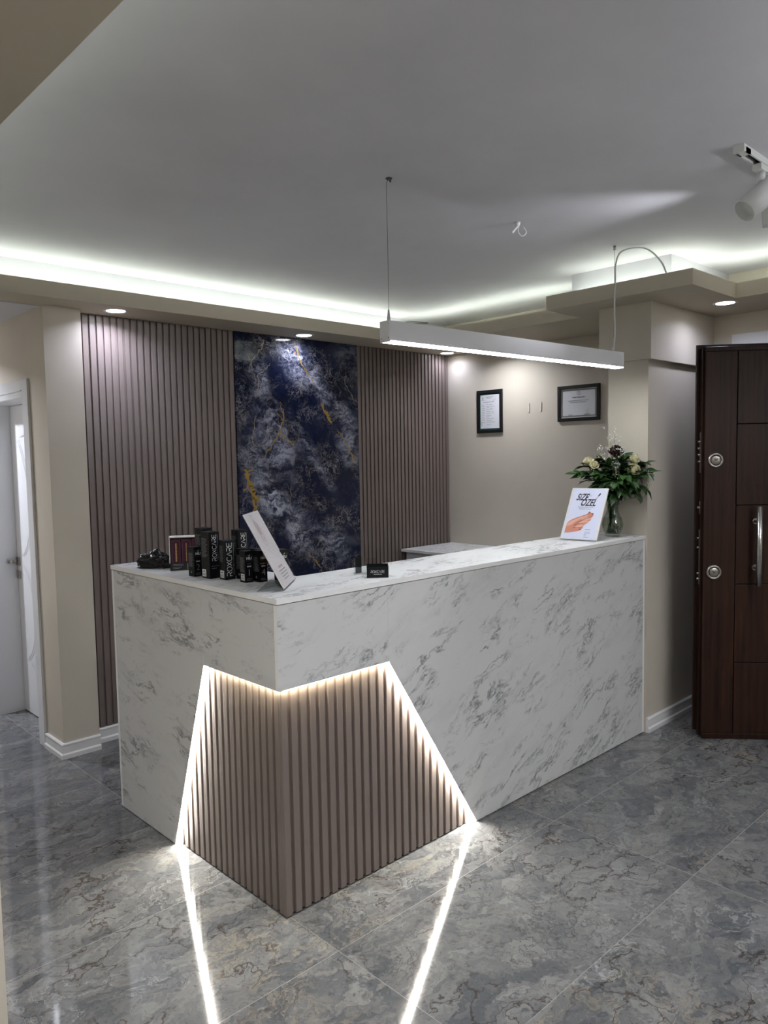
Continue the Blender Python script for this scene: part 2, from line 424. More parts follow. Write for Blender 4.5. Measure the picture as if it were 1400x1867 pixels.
# right wall with the certificates and the entrance opening
bm = bmesh.new()
box(bm, XW, XW+.14, -.06, 2.22, 0, ZC); box(bm, XW, XW+.14, -1.02, -.06, 2.14, ZC); box(bm, XW, XW+.14, -4.2, -1.02, 0, ZC)
struct(link('wall_right', bm, M['beige']), 'beige wall with the framed certificates and the entrance opening', 'wall')
bm = bmesh.new(); box(bm, 2.457, XW, -.012, .226, 0, 2.055); box(bm, 2.430, XW, -.040, .268, 2.052, ZS+.02)
struct(link('wall_pillar', bm, M['beige']), 'beige pillar with a thicker beam at its top, at the desk end', 'pillar')
struct(bx('wall_beam', M['ceil'], None, 2.49, XW, -.12, .48, ZT-.02, ZC), 'white beam end above the soffit in the cove light', 'beam')
# corner pillar and corridor wall with the white door
bm = bmesh.new()
box(bm, .030, .224, 1.995, 2.31, 0, ZS+.02); box(bm, .030, .224, 2.31, 2.995, 1.91, ZS+.02); box(bm, .030, .224, 2.995, 5.2, 0, ZS+.02)
struct(link('wall_side', bm, M['beige']), 'beige corner pillar and corridor wall around the white door', 'wall')
struct(bx('wall_left', M['beige'], None, -1.14, -1.012, -.52, 5.2, 0, ZS+.02), 'beige wall end at the lower left edge', 'wall')
bm = bmesh.new(); box(bm, -3.2, -3.08, -4.2, 5.2, 0, ZC); box(bm, -3.2, 4.9, -4.2, -4.08, 0, ZC); box(bm, -3.2, .224, 5.08, 5.2, 0, ZC)
box(bm, 4.78, 4.9, -4.2, 2.2, 0, ZC); box(bm, XW, 4.9, -1.25, -1.15, 0, ZC); box(bm, XW, 4.9, .1, .2, 0, ZC)
struct(link('wall_front', bm, M['beige']), 'beige walls of the rest of the room', 'wall')

# soffits (drop ceilings) with cove LEDs on their tops
def soffit(i, pts, label, strips):
    bm = bmesh.new(); prism(bm, pts, 'z', ZS, ZT)
    o = struct(link('trim_%d' % i, bm, M['soffit']), label, 'soffit')
    for a in strips:
        bm = bmesh.new(); box(bm, *a, ZT+.001, ZT+.007); s = link('led_strip', bm, M['cove'], o); s['label'] = 'glowing white cove light strip'
    return o
soffit(1, [(-3.08, 1.79), (2.56, 1.79), (2.56, 2.10), (-3.08, 2.10)], 'beige dropped soffit along the slatted back wall', [(-.9, 2.66, 2.022, 2.034)])
soffit(2, [(2.56, .47), (XW, .47), (XW, 2.10), (2.56, 2.10)], 'beige dropped soffit above the certificate wall', [(2.72, 2.732, .55, 1.95)])
soffit(3, [(2.212, -.36), (XW, -.36), (XW, .47), (2.212, .47)], 'beige stepped soffit around the pillar', [(2.425, 2.435, -.16, .44), (2.44, 2.86, -.195, -.185)])
soffit(4, [(2.72, -4.08), (XW, -4.08), (XW, -.36), (2.72, -.36)], 'beige soffit above the entrance door', [(2.86, 2.872, -3.9, -.25)])
soffit(5, [(-3.08, -4.08), (-.79, -4.08), (-.79, 1.79), (-3.08, 1.79)], 'dark beige soffit at the upper left corner', [(-.945, -.933, -3.4, 1.78)])
soffit(6, [(-.79, -4.08), (2.72, -4.08), (2.72, -3.2), (-.79, -3.2)], 'beige soffit behind the viewer', [(-.7, 2.7, -3.36, -3.348)])
struct(bx('trim_7', M['ceil'], None, -1.012, .030, 2.02, 5.08, ZS-.004, ZS+.05), 'white lower ceiling of the corridor', 'ceiling')

# baseboards: two-step white profile
def baseboard(name, path, label):
    """path of (x,y) on the wall face, room on the left-hand side"""
    prof = [(0, 0), (.018, 0), (.018, .022), (.012, .030), (.011, .066), (.013, .070), (.013, .076), (.009, .082), (0, .082)]
    bm = bmesh.new(); pts = [V(p) for p in path]; rings = []
    for i, p in enumerate(pts):
        if i == 0: d1 = d2 = (pts[1]-p).normalized()
        elif i == len(pts)-1: d1 = d2 = (p-pts[i-1]).normalized()
        else: d1 = (p-pts[i-1]).normalized(); d2 = (pts[i+1]-p).normalized()
        n1, n2 = V((-d1.y, d1.x)), V((-d2.y, d2.x)); n = (n1+n2); n = n/(1+n1.dot(n2))
        rings.append([bm.verts.new((p.x+n.x*o, p.y+n.y*o, z)) for o, z in prof])
    for A, B in zip(rings, rings[1:]):
        for k in range(len(prof)): bm.faces.new((A[k], A[(k+1) % len(prof)], B[(k+1) % len(prof)], B[k]))
    bm.faces.new(rings[0]); bm.faces.new(rings[-1])
    return struct(link(name, bm, M['whitetrim']), label, 'baseboard')
baseboard('baseboard_side', [(.224, 1.995), (.030, 1.995), (.030, 2.228)], 'white baseboard around the corner pillar')
baseboard('baseboard_back', [(XW, 2.082), (.226, 2.082)], 'white baseboard under the slatted wall')
baseboard('baseboard_pillar', [(XW, -.012), (2.457, -.012)], 'white baseboard beside the end of the desk')
baseboard('baseboard_far', [(.030, 3.075), (.030, 5.0)], 'white baseboard beyond the white door')

# ------------------------------------------------------------------ slatted wall panels and navy marble panel
def slat_profile(L, pitch, crest, depth, start=0.0):
    """list of (u, d): d = depth behind the crest plane"""
    pts = []; u = start; s = .0022; c = .0016
    while u < L-1e-6:
        e = min(u+crest, L)
        pts += [(u, c), (u+c*.8, .0), (e-c*.8, .0), (e, c)]
        g0 = e+s; g1 = u+pitch-s
        if g1 < L: pts += [(e+.0006, depth), (u+pitch-.0006, depth)]
        u += pitch
    return pts

def slat_mesh(name, parent, origin, udir, ndir, L, z0, z1, pitch, crest=.0262, depth=.011, back=.018, mat=None):
    """corrugated board: udir along the wall, ndir pointing out of the wall"""
    bm = bmesh.new(); o = V(origin); u = V(udir); n = V(ndir)
    prof = slat_profile(L, pitch, crest, depth)
    top, bot = [], []
    for (a, d) in prof:
        p = o+u*a-n*d
        bot.append(bm.verts.new((p.x, p.y, z0))); top.append(bm.verts.new((p.x, p.y, z1)))
    pb = [o+u*prof[-1][0]-n*back, o+u*prof[0][0]-n*back]
    for p in pb: bot.append(bm.verts.new((p.x, p.y, z0))); top.append(bm.verts.new((p.x, p.y, z1)))
    k = len(bot)
    for i in range(k):
        bm.faces.new((bot[i], bot[(i+1) % k], top[(i+1) % k], top[i]))
    bm.faces.new(bot); bm.faces.new(top)
    return link(name, bm, mat or M['slat'], parent)

YF = 2.080
o = slat_mesh('slat_panel', None, (.226, YF, 0), (1, 0, 0), (0, -1, 0), .984, .085, ZS-.001, .0394)
tag(o, 'taupe vertical slat wall panel between the corner pillar and the navy marble panel', 'wall panel', 'slatted wall panels')
o = slat_mesh('slat_panel', None, (2.232, YF, 0), (1, 0, 0), (0, -1, 0), .976, .085, ZS-.001, .0394)
tag(o, 'taupe vertical slat wall panel between the navy marble panel and the certificate wall', 'wall panel', 'slatted wall panels')

MX0, MX1, MZ0 = 1.212, 2.230, .085
mp = thing('marble_panel', 'glossy navy blue marble wall panel with white clouds and gold veins', 'wall panel', (MX0, YF, 0))
bx('sheet', M['navy'], mp, 0, MX1-MX0, 0, .016, MZ0, ZS-.001)
# gold veins, printed on the sheet: polylines in (x, z) of the panel, roughened
def jag(pts, amp, sub=7, seed=0):
    rnd = random.Random(seed); out = []
    for a, b in zip(pts, pts[1:]):
        for k in range(sub):
            t = k/sub; out.append((a[0]+(b[0]-a[0])*t+rnd.uniform(-amp, amp), a[1]+(b[1]-a[1])*t+rnd.uniform(-amp, amp)))
    out.append(pts[-1]); return out
# image px of the photograph (relative to the panel) were read as x = share of width, z = height in metres
def P(u, z): return (u*(MX1-MX0), z)
TN = frame_mat((0, 0, 0), (1, 0, 0), (0, 0, 1))
def veins(name, lines, mat, label):
    for i, (pts, w, amp) in enumerate(lines):
        bm = bmesh.new(); J = jag(pts, amp, 8, i*13+len(pts)); n = len(J); rnd = random.Random(i+5)
        W = [max(.0012, w*(.35+.9*rnd.random())*min(1, 5*min(k, n-1-k)/n+.15)) for k in range(n)]
        ribbon(bm, J, W, TN, h=.0006)
        for k in range(3, n-3, 7):                                    # little side sprigs
            a = J[k]; dx, dz = rnd.uniform(-.05, .05), rnd.uniform(-.05, .05)
            ribbon(bm, jag([a, (a[0]+dx*.5, a[1]+dz*.6), (a[0]+dx, a[1]+dz)], .004, 3, k), w*.25+.0006, TN, h=.0007)
        s = link(name, bm, mat, mp); s['label'] = label
veins('gold_vein', [
    ([P(.46, 2.33), P(.50, 2.20), P(.57, 2.11), P(.62, 2.06)], .010, .006),
    ([P(.67, 1.93), P(.72, 1.85), P(.76, 1.79)], .026, .008),
    ([P(.80, 1.76), P(.87, 1.68), P(.93, 1.58), P(.985, 1.49)], .011, .006),
    ([P(.33, 1.93), P(.36, 1.84), P(.33, 1.74), P(.27, 1.66), P(.17, 1.54)], .010, .007),
    ([P(.34, 1.72), P(.40, 1.67), P(.44, 1.63)], .007, .005),
    ([P(.045, 1.50), P(.075, 1.42), P(.11, 1.34), P(.145, 1.26)], .032, .010),
    ([P(.09, 1.34), P(.12, 1.25), P(.10, 1.20)], .022, .010),
    ([P(.54, .90), P(.60, .84), P(.64, .79)], .010, .006)], M['gold'], 'golden vein streaks')
veins('pale_vein', [
    ([P(.22, 2.33), P(.20, 2.27), P(.12, 2.18), P(.10, 2.12)], .004, .010),
    ([P(.26, 2.17), P(.17, 2.09), P(.16, 1.98), P(.14, 1.94)], .005, .008),
    ([P(.10, 2.24), P(.12, 2.14), P(.15, 2.05)], .003, .010),
    ([P(.90, 2.16), P(.88, 2.08), P(.94, 2.00), P(.97, 1.93)], .005, .008),
    ([P(.52, 2.09), P(.49, 2.02), P(.52, 1.97)], .004, .008),
    ([P(.14, 1.83), P(.11, 1.70), P(.12, 1.62)], .003, .006),
    ([P(.40, 1.38), P(.39, 1.25)], .003, .006),
    ([P(.86, 1.22), P(.82, 1.15), P(.74, 1.10)], .003, .009),
    ([P(.62, 1.00), P(.66, .95), P(.64, .90)], .003, .008)], M['goldpale'], 'thin pale gold veins')

# ------------------------------------------------------------------ white door on the corridor wall
d1 = struct(bx('door_1', M['doorwhite'], None, .165, .205, 2.316, 2.986, .006, 1.905), 'white panelled interior door ajar in the corridor wall', 'door')
TD = frame_mat((.165, 2.986, 0), (0, -1, 0), (0, 0, 1))               # local x from far edge towards the viewer
bm = bmesh.new()
def arc(x0, z0, x1, z1, bow, w=.006):
    pts = []
    dx, dz = x1-x0, z1-z0; L = sqrt(dx*dx+dz*dz); nx, nz = -dz/L, dx/L
    for k in range(13):
        t = k/12; s = 4*t*(1-t)*bow; pts.append((x0+dx*t+nx*s, z0+dz*t+nz*s))
    ribbon(bm, pts, w, TD, h=.0012)
for off in (0, .028):
    for (za, zb) in ((1.70, 1.26), (.99, 1.26), (.93, .62), (.34, .62)):
        arc(.10+off, za, .25+off, zb, .05 if za > zb else -.05)
    arc(.16+off, .33, .27+off, .22, .015); arc(.16+off, 1.715, .30+off, 1.73, .0)
g = link('panel_groove', bm, M['groove'], d1); g['label'] = 'curved routed lines'
h = bmesh.new(); box(h, .155, .165, 2.935, 2.985, .925, .975, bev=.002); tube(h, [(.165, 2.96, .95), (.120, 2.96, .95)], .009); box(h, .108, .124, 2.950, 3.075, .940, .960, bev=.003)
link('lever_handle', h, M['nickel'], d1)
h = bmesh.new(); box(h, .155, .165, 2.935, 2.985, .845, .890, bev=.002); tube(h, [(.157, 2.96, .866), (.150, 2.96, .866)], .008); link('lock_plate', h, M['nickel'], d1)
bm = bmesh.new()
box(bm, .016, .030, 2.232, 2.312, 0, 2.005, bev=.002); box(bm, .016, .030, 2.990, 3.070, 0, 2.005, bev=.002); box(bm, .016, .030, 2.312, 2.990, 1.91, 2.005, bev=.002)
box(bm, .012, .017, 2.318, 2.985, 1.944, 1.950)
box(bm, .020, .205, 2.300, 2.313, 0, 1.915); box(bm, .020, .205, 2.9885, 3.00, 0, 1.915); box(bm, .020, .205, 2.30, 3.0, 1.907, 1.918)
struct(link('trim_8', bm, M['doorwhite']), 'white door casing around the corridor door', 'door frame')
struct(bx('trim_9', M['darkgroove'], None, .168, .20, 2.9865, 2.9885, .006, 1.905), 'dark gap at the lock edge of the white door', 'gap')

# ------------------------------------------------------------------ reception desk
desk = thing('reception_desk', 'white marble-look L-shaped reception desk with lit slatted corner', 'reception desk', (0, 0, 0))
LX, LY, ZH, TH, DP = 2.455, 1.245, 1.10, .018, .34
zt = ZH-TH
bm = bmesh.new()
prism(bm, [(-.003, -.003), (LX, -.003), (LX, DP), (DP, DP), (DP, LY), (-.003, LY)], 'z', zt, ZH, 1, 0)
link('countertop', bm, [M['desk_top'], M['edge']], desk)
def board(name, pts, axis, a0, a1, mat, label=None):
    bm = bmesh.new(); prism(bm, pts, axis, a0, a1, 1, 0); o = link(name, bm, [mat, M['edge']], desk)
    if label: o['label'] = label
    return o
G = .0006; zp = zt-.003
board('corner_fascia', [(0, .793), (.5-G, .793), (.5-G, zp), (0, zp)], 'y', 0, TH, M['desk_front'], 'front board of the overhanging corner')
board('corner_fascia', [(TH+G, .793), (.475-G, .793), (.475-G, zp), (TH+G, zp)], 'x', 0, TH, M['desk_side'], 'side board of the overhanging corner')
board('front_panel', [(.5+G, .793), (1.0, .004), (LX-TH-G, .004), (LX-TH-G, zp), (.5+G, zp)], 'y', 0, TH, M['desk_front'], 'long slanted-edge front board')
board('side_panel', [(.475+G, .793), (.75, .004), (LY-TH-G, .004), (LY-TH-G, zp), (.475+G, zp)], 'x', 0, TH, M['desk_side'], 'slanted-edge side board')
bx('end_panel', M['edge'], desk, .0, DP-.02, LY-TH, LY-.001, .004, zp)
bx('end_panel', M['edge'], desk, LX-TH, LX, 0, DP-.02, .004, zp)
bm = bmesh.new(); box(bm, DP-.04, LX-TH-G, DP-.04, DP-.022, .004, zp); box(bm, DP-.04, DP-.022, DP-.02, LY-TH-G, .004, zp)
link('inner_panel', bm, M['edge'], desk)
# slatted skirt behind the cut-out
SD = TH+.0015
s = slat_mesh('slat_skirt', desk, (SD, SD, 0), (1, 0, 0), (0, -1, 0), 1.03, .006, .81, .0403, depth=.010, back=.015); s['label'] = 'taupe slatted front skirt'
s = slat_mesh('slat_skirt', desk, (SD, SD+.0152, 0), (0, 1, 0), (-1, 0, 0), .775, .006, .81, .0403, depth=.010, back=.015); s['label'] = 'taupe slatted side skirt'
bm = bmesh.new(); box(bm, SD+.012, 1.02, SD+.013, SD+.02, .0005, .006); box(bm, SD+.013, SD+.02, SD+.013, .79, .0005, .006)
link('plinth', bm, M['black'], desk)
# LED strips round the cut-out, on the boards' inner edges
def led(name, pts, axis, mat, label):
    bm = bmesh.new(); prism(bm, pts, axis, .0085, TH+.0005); s = link(name, bm, mat, desk); s['label'] = label
def edge_strip(a, b, t):
    a, b = V(a), V(b); d = (b-a).normalized(); n = V((-d.y, d.x))*t
    return [tuple(a), tuple(b), tuple(b+n), tuple(a+n)]
led('led_strip', edge_strip((1.0, .006), (.5, .790), .0045), 'y', M['ledcool'], 'bright strip along the right slanted edge')
led('led_strip', edge_strip((.75, .006), (.475, .790), .0045), 'x', M['ledcool'], 'bright strip along the left slanted edge')
led('led_strip', [(TH+.004, .7885), (.495, .7885), (.495, .7925), (TH+.004, .7925)], 'y', M['ledwarm'], 'warm strip under the front overhang')
led('led_strip', [(TH+.004, .7885), (.47, .7885), (.47, .7925), (TH+.004, .7925)], 'x', M['ledwarm'], 'warm strip under the side overhang')

# low desk in the back corner
bd = thing('storage_counter', 'lower white marble-look counter in the corner behind the desk', 'counter', (2.63, 1.0, 0))
bm = bmesh.new(); prism(bm, [(0, 0), (.578, 0), (.578, 1.066), (0, 1.066)], 'z', .836, .854, 1, 0); link('worktop', bm, [M['desk_top'], M['edge']], bd)
bm = bmesh.new(); box(bm, .03, .048, .02, 1.04, 0, .836); link('side_panel', bm, M['desk_side'], bd)
bm = bmesh.new(); box(bm, .048, .576, .02, .038, 0, .836); box(bm, .556, .574, .038, 1.06, 0, .836); link('body', bm, M['edge'], bd)

# ------------------------------------------------------------------ downlights
def downlight(x, y, label, w, z=ZS, c=(.75, .78, 1.0)):
    t = thing('downlight', label, 'ceiling light', (x, y, z), group='round recessed downlights')
    bm = bmesh.new(); lathe(bm, [(.048, -.0005), (.062, -.003), (.064, 0.0), (.048, .003)], 32, close=False); link('rim', bm, M['whitetrim'], t, True)
    bm = bmesh.new(); lathe(bm, [(.0, -.001), (.049, -.001), (.049, .002), (0, .002)], 32, close=False); link('lens', bm, M['lens'], t)
    l = bpy.data.lights.new('downlight_lamp', 'AREA'); l.shape = 'DISK'; l.size = .09; l.energy = w; l.color = c; l.spread = radians(150)
    lo = bpy.data.objects.new('downlight_lamp', l); C.objects.link(lo); lo.parent = t; lo.location = (0, 0, -.006)
    return t
downlight(.385, 1.925, 'round downlight above the slat panel next to the corner pillar', 1.8)
downlight(1.67, 1.965, 'round downlight above the navy marble panel', .5)
downlight(3.08, 1.975, 'round downlight in the corner where slat panel meets certificate wall', .42)
downlight(2.815, -.268, 'round downlight in the soffit above the dark door', .75)

# ------------------------------------------------------------------ pendant lamp
pA, pB = V((.578, .072, 0)), V((2.165, -.004, 0))
ax = (pB-pA).normalized(); LEN = (pB-pA).length; Z0, Z1, HW = 1.985, 2.063, .027
TP = frame_mat((pA.x, pA.y, Z0), ax, (-ax.y, ax.x, 0))
pl = thing('pendant_lamp', 'long white linear pendant lamp hanging over the desk', 'pendant lamp', rot=TP)
bm = bmesh.new()
box(bm, .004, LEN-.004, -HW, HW, .004, Z1-Z0, bev=.0015); link('housing', bm, M['lampwhite'], pl)
bx('diffuser', M['pend'], pl, .006, LEN-.006, -HW+.005, HW-.005, -.0005, .0045)
for nm, a, b in (('end_cap', 0, .004), ('end_cap', LEN-.004, LEN)):
    c = bx(nm, M['lampwhite'], pl, a, b, -HW, HW, -.001, Z1-Z0)
    for yy in (-HW+.006, HW-.006): bm = bmesh.new(); lathe(bm, [(.0, 0), (.0022, 0), (.0022, .0012), (0, .0012)], 10, Matrix.Translation((a-.0012 if a == 0 else b, yy, .014)) @ Matrix.Rotation(radians(90), 4, 'Y'), close=False); link('screw', bm, M['darkwire'], c)
HZ = ZC-Z0
bm = bmesh.new(); tube(bm, [(.025, .004, Z1-Z0), (.0262, .004, .35), (.022, .001, HZ-.02), (.032, 0, HZ-.004)], .0009, 6); link('suspension_wire', bm, M['darkwire'], pl)
bm = bmesh.new(); tube(bm, [(LEN-.045, .004, Z1-Z0), (LEN-.045, 0, HZ-.02)], .0009, 6); link('suspension_wire', bm, M['darkwire'], pl)
bm = bmesh.new(); lathe(bm, [(0, 0), (.0065, 0), (.0065, .012), (.005, .03), (.003, .044), (0, .044)], 12, Matrix.Translation((.025, .004, Z1-Z0))); link('cable_gripper', bm, M['plastic'], pl)
bm = bmesh.new(); lathe(bm, [(0, 0), (.005, 0), (.005, .026), (0, .026)], 12, Matrix.Translation((LEN-.052, .004, Z1-Z0))); link('cable_gripper', bm, M['plastic'], pl)
bm = bmesh.new(); lathe(bm, [(0, 0), (.011, 0), (.013, .005), (0, .005)], 16, Matrix.Translation((.034, 0, HZ-.005))); lathe(bm, [(0, 0), (.004, 0), (.004, .008), (0, .008)], 10, Matrix.Translation((.046, .006, HZ-.010)))
link('ceiling_anchor', bm, M['darkwire'], pl)
bm = bmesh.new(); lathe(bm, [(0, 0), (.0075, 0), (.0075, .022), (0, .022)], 16, Matrix.Translation((LEN-.045, 0, HZ-.022))); link('ceiling_anchor', bm, M['steel'], pl)
bm = bmesh.new(); tube(bm, [(.14+.055*cos(t*2*pi/40)*1.2+.02, .0+.020*sin(t*2*pi/40), Z1-Z0+.004+.010*(1+cos(t*2*pi/40))*.5) for t in range(86)], .0013, 6); link('wire_coil', bm, M['darkwire'], pl)
# white power cord: up beside the wire, over, and down behind the soffit edge
def loc(p): return TP.inverted() @ V(p)
bm = bmesh.new()
tube(bm, bez([loc(p) for p in ((2.112, -.001, 2.066), (2.124, -.001, 2.16), (2.120, -.001, 2.30), (2.126, -.002, 2.44), (2.128, -.003, 2.50), (2.146, -.02, 2.560), (2.20, -.075, 2.581), (2.235, -.125, 2.565), (2.255, -.18, 2.50), (2.262, -.205, 2.437))], 8), .0042, 8)
link('power_cord', bm, M['wire'], pl)

# ------------------------------------------------------------------ track light, ceiling clip
XT, YT = 1.300, -.93
tr = thing('lighting_track', 'white lighting track fixed to the ceiling at upper right', 'light track', (XT, YT, ZC))
bm = bmesh.new(); W2 = .018
box(bm, 0, 1.2, -W2, W2, -.006, 0); box(bm, .012, 1.2, -W2, -W2+.006, -.022, -.006); box(bm, .012, 1.2, W2-.006, W2, -.022, -.006); box(bm, .012, .055, -W2, W2, -.022, -.006)
link('rail', bm, M['plastic'], tr)
bm = bmesh.new(); box(bm, -.004, .012, -W2-.001, W2+.001, -.024, 0, bev=.001); link('end_cap', bm, M['plastic'], tr)
bx('slot', M['darkgroove'], tr, .055, 1.19, -.009, .009, -.009, -.0062)
def track_spot(x, aim, label, energy, ang):
    t = thing('spotlight', label, 'spotlight', (XT+x, YT, ZC-.022), group=None)
    bm = bmesh.new(); box(bm, -.045, .045, -.0175, .0175, -.022, 0.0, bev=.003); link('adapter', bm, M['plastic'], t)
    bm = bmesh.new(); lathe(bm, [(0, 0), (.014, 0), (.014, .030), (0, .030)], 14, Matrix.Translation((0, 0, -.052))); link('swivel', bm, M['plastic'], t)
    d = V(aim).normalized(); q = d.to_track_quat('-Z', 'Y').to_matrix().to_4x4()
    T = Matrix.Translation((0, 0, -.105)) @ q
    bm = bmesh.new(); lathe(bm, [(0, .075), (.040, .075), (.044, .070), (.044, -.085), (.039, -.085), (.037, -.06), (0, -.06)], 32, T, close=False); link('can', bm, M['plastic'], t, False)
    l = bpy.data.lights.new('spot_lamp', 'SPOT'); l.energy = energy; l.spot_size = radians(ang); l.spot_blend = .9; l.color = (.92, .93, 1.0); l.shadow_soft_size = .03
    lo = bpy.data.objects.new('spot_lamp', l); C.objects.link(lo); lo.parent = t; lo.matrix_local = T @ Matrix.Translation((0, 0, -.07))
    return t
track_spot(.46, (-.30, 1, -.05), 'second white track spotlight, aimed along the ceiling', 10, 58)
track_spot(.20, (-.62, .42, -.62), 'white cylindrical track spotlight at the upper right edge', 18, 50)

cl = thing('cable_clip', 'small white cable stub with a wire loop on the ceiling', 'cable', (1.42, .08, ZC))
bm = bmesh.new(); lathe(bm, [(0, -.002), (.014, -.002), (.010, -.016), (.004, -.022), (0, -.022)], 14, close=False); link('mount', bm, M['plastic'], cl)
bm = bmesh.new(); tube(bm, bez([(0, 0, -.018), (-.008, .008, -.03), (-.02, .016, -.048)], 6), .006, 8); tube(bm, bez([(.004, -.004, -.018), (.004, -.002, -.045), (.016, -.014, -.062), (.030, -.026, -.046), (.020, -.018, -.022)], 8), .0024, 6); link('wire_loop', bm, M['plastic'], cl)

# ------------------------------------------------------------------ framed certificates
def certificate(name, label, y0, y1, z0, z1, b):
    t = thing(name, label, 'framed certificate', (XW, (y0+y1)/2, z0), group=None)
    w, h = (y1-y0)/2, z1-z0; d = .016
    bm = bmesh.new()
    for a in ((-w, w, 0, b), (-w, w, h-b, h), (-w, -w+b, b, h-b), (w-b, w, b, h-b)): box(bm, -d, -.001, a[0], a[1], a[2], a[3], bev=.0015)
    link('frame', bm, M['black'], t)
    T = frame_mat((-.006, w, 0), (0, -1, 0), (0, 0, 1))               # x: left to right seen from the room
    return t, T, 2*w, h
t, T, w, h = certificate('certificate', 'black framed portrait licence with green border on the beige wall', 1.537, 1.780, 1.725, 2.050, .024)
bm = bmesh.new(); rect(bm, .022, w-.022, .022, h-.022, T, 0); link('mat', bm, M['green'], t)
bm = bmesh.new(); rect(bm, .032, w-.025, .034, h-.036, T, .001); link('paper', bm, M['paper'], t)
bm = bmesh.new(); rnd = random.Random(3)
def dash(x0, x1, y, hh=.0024, hz=.0016): rect(bm, x0, x1, y-hh/2, y+hh/2, T, hz)
for k in range(11):
    y = h-.110-k*.0135; dash(.045, .045+.016+rnd.random()*.016, y)
    x = .092
    for _ in range(rnd.choice((1, 2, 2))):
        L = .014+rnd.random()*.035; dash(x, min(x+L, w-.032), y+rnd.uniform(-.003, .003)); x += L+.006
        if x > w-.06: break
link('row_lettering', bm, M['printgrey'], t); bm = bmesh.new(); dash(.085, .155, h-.053, .003); dash(.098, .140, h-.062, .003); dash(.060, .165, h-.091, .0036); dash(.042, .07, h-.074, .003); rect(bm, .052, .060, h-.068, h-.052, T, .0016)
link('head_lettering', bm, M['printgrey'], t); bm = bmesh.new(); ribbon(bm, [(.095+i*.003, .062+.004*sin(i*1.9)) for i in range(14)], .0016, T, .0017); link('signature', bm, M['printgrey'], t); bm = bmesh.new(); ribbon(bm, [(w-.045, .05), (w-.038, .07), (w-.036, .085)], .0012, T, .0017)
link('signature', bm, M['printgrey'], t); bm = bmesh.new(); dash(.042, .046, .07, .03); link('margin_lettering', bm, M['printgrey'], t); bm = bmesh.new(); ribbon(bm, [(.150+i*.0025, h-.085+i*.0012+.003*sin(i*2.1)) for i in range(13)], .0016, T, .0017)
link('stamp', bm, M['printgrey'], t)

t, T, w, h = certificate('certificate', 'black framed landscape certificate on the beige wall beside the pillar', .716, 1.048, 1.780, 2.026, .023)
bm = bmesh.new(); rect(bm, .02, w-.02, .02, h-.02, T, 0); link('paper', bm, M['paper'], t)
bm = bmesh.new()
a, b_, c_, d_ = .030, w-.030, .030, h-.030
for (x0, x1, y0, y1) in ((a, b_, c_, c_+.008), (a, b_, d_-.008, d_), (a, a+.008, c_, d_), (b_-.008, b_, c_, d_)): rect(bm, x0, x1, y0, y1, T, .001)
link('border', bm, simple('taupe_print', (.22, .205, .18), .6), t)
bm = bmesh.new()
text_bm(bm, 'Ankara Ticaret Odası', .0135, T @ Matrix.Translation((w/2, h-.083, 0)), h=.0015, sx=.86, bold=.0006)
link('title_lettering', bm, M['printgrey'], t); bm = bmesh.new(); cx, cy = w/2, h-.056
ribbon(bm, [(cx-.015+.03*k/14, cy+.004+.009*sin(pi*k/14)) for k in range(15)], .0028, T, .0015)
ribbon(bm, [(cx-.010+.026*k/14, cy-.003-.008*sin(pi*k/14)) for k in range(15)], .0028, T, .0015)
ribbon(bm, [(cx-.008+.018*k/14, cy+.003*sin(2*pi*k/14)) for k in range(15)], .0022, T, .0015)
link('emblem', bm, M['printgrey'], t); bm = bmesh.new()
for (x0, x1, y) in ((.082, .145, h-.106), (.149, .205, h-.106), (.209, .242, h-.106), (.098, .160, h-.117), (.165, .225, h-.117)): rect(bm, x0, x1, y-.0014, y+.0014, T, .0015)
link('body_lettering', bm, M['printgrey'], t); bm = bmesh.new()
ribbon(bm, [(w-.105+.003*i, .062+.011*sin(i*1.3)+.0016*i) for i in range(8)], .0013, T, .0015)
rect(bm, w-.115, w-.085, .046, .0485, T, .0015); rect(bm, w-.125, w-.072, .041, .043, T, .0015); link('signature', bm, M['printgrey'], t); bm = bmesh.new(); rect(bm, .085, .115, .044, .0465, T, .0015); rect(bm, .085, .115, .039, .041, T, .0015)
link('signature', bm, M['printgrey'], t)
# two bare wall anchors between the frames
for yy, w_ in ((1.300, 'left'), (1.195, 'right')):
    o = bx('adhesive_strip', M['stripwhite'], None, XW-.006, XW, yy-.006, yy+.006, 1.86, 1.928, bev=.002)
    tag(o, 'small pale adhesive strip on the wall between the certificates, %s one' % w_, 'adhesive strip', 'adhesive strips on the wall')

# ------------------------------------------------------------------ stroke lettering for the cartons
ST = {'R': [[(0, 0), (0, .45), (.48, .45), (.62, .6), (.62, .85), (.48, 1), (0, 1)], [(.25, .45), (.66, 0)]],
      'O': [[(.38+.38*cos(a*pi/10), .5+.5*sin(a*pi/10)) for a in range(21)]],
      'X': [[(0, 0), (.66, 1)], [(0, 1), (.66, 0)]],
      'C': [[(.42+.42*cos(radians(a)), .5+.5*sin(radians(a))) for a in range(50, 311, 20)]],
      'A': [[(0, 0), (.36, 1), (.72, 0)]],
      'E': [[(.6, 0), (0, 0), (0, 1), (.6, 1)], [(0, .5), (.5, .5)]]}
def roxcare(bm, x, y, hgt, T, sw, gap=.16, sx=1.0):
    """thin geometric capitals, left baseline at x,y"""
    for ch in 'ROXCARE':
        wch = max(p[0] for s in ST[ch] for p in s)
        for s in ST[ch]: ribbon(bm, [(x+p[0]*hgt*sx, y+p[1]*hgt) for p in s], sw, T, .0006)
        x += (wch+gap)*hgt*sx
    return x
ROXW = sum(max(p[0] for s in ST[c] for p in s)+.16 for c in 'ROXCARE')-.16

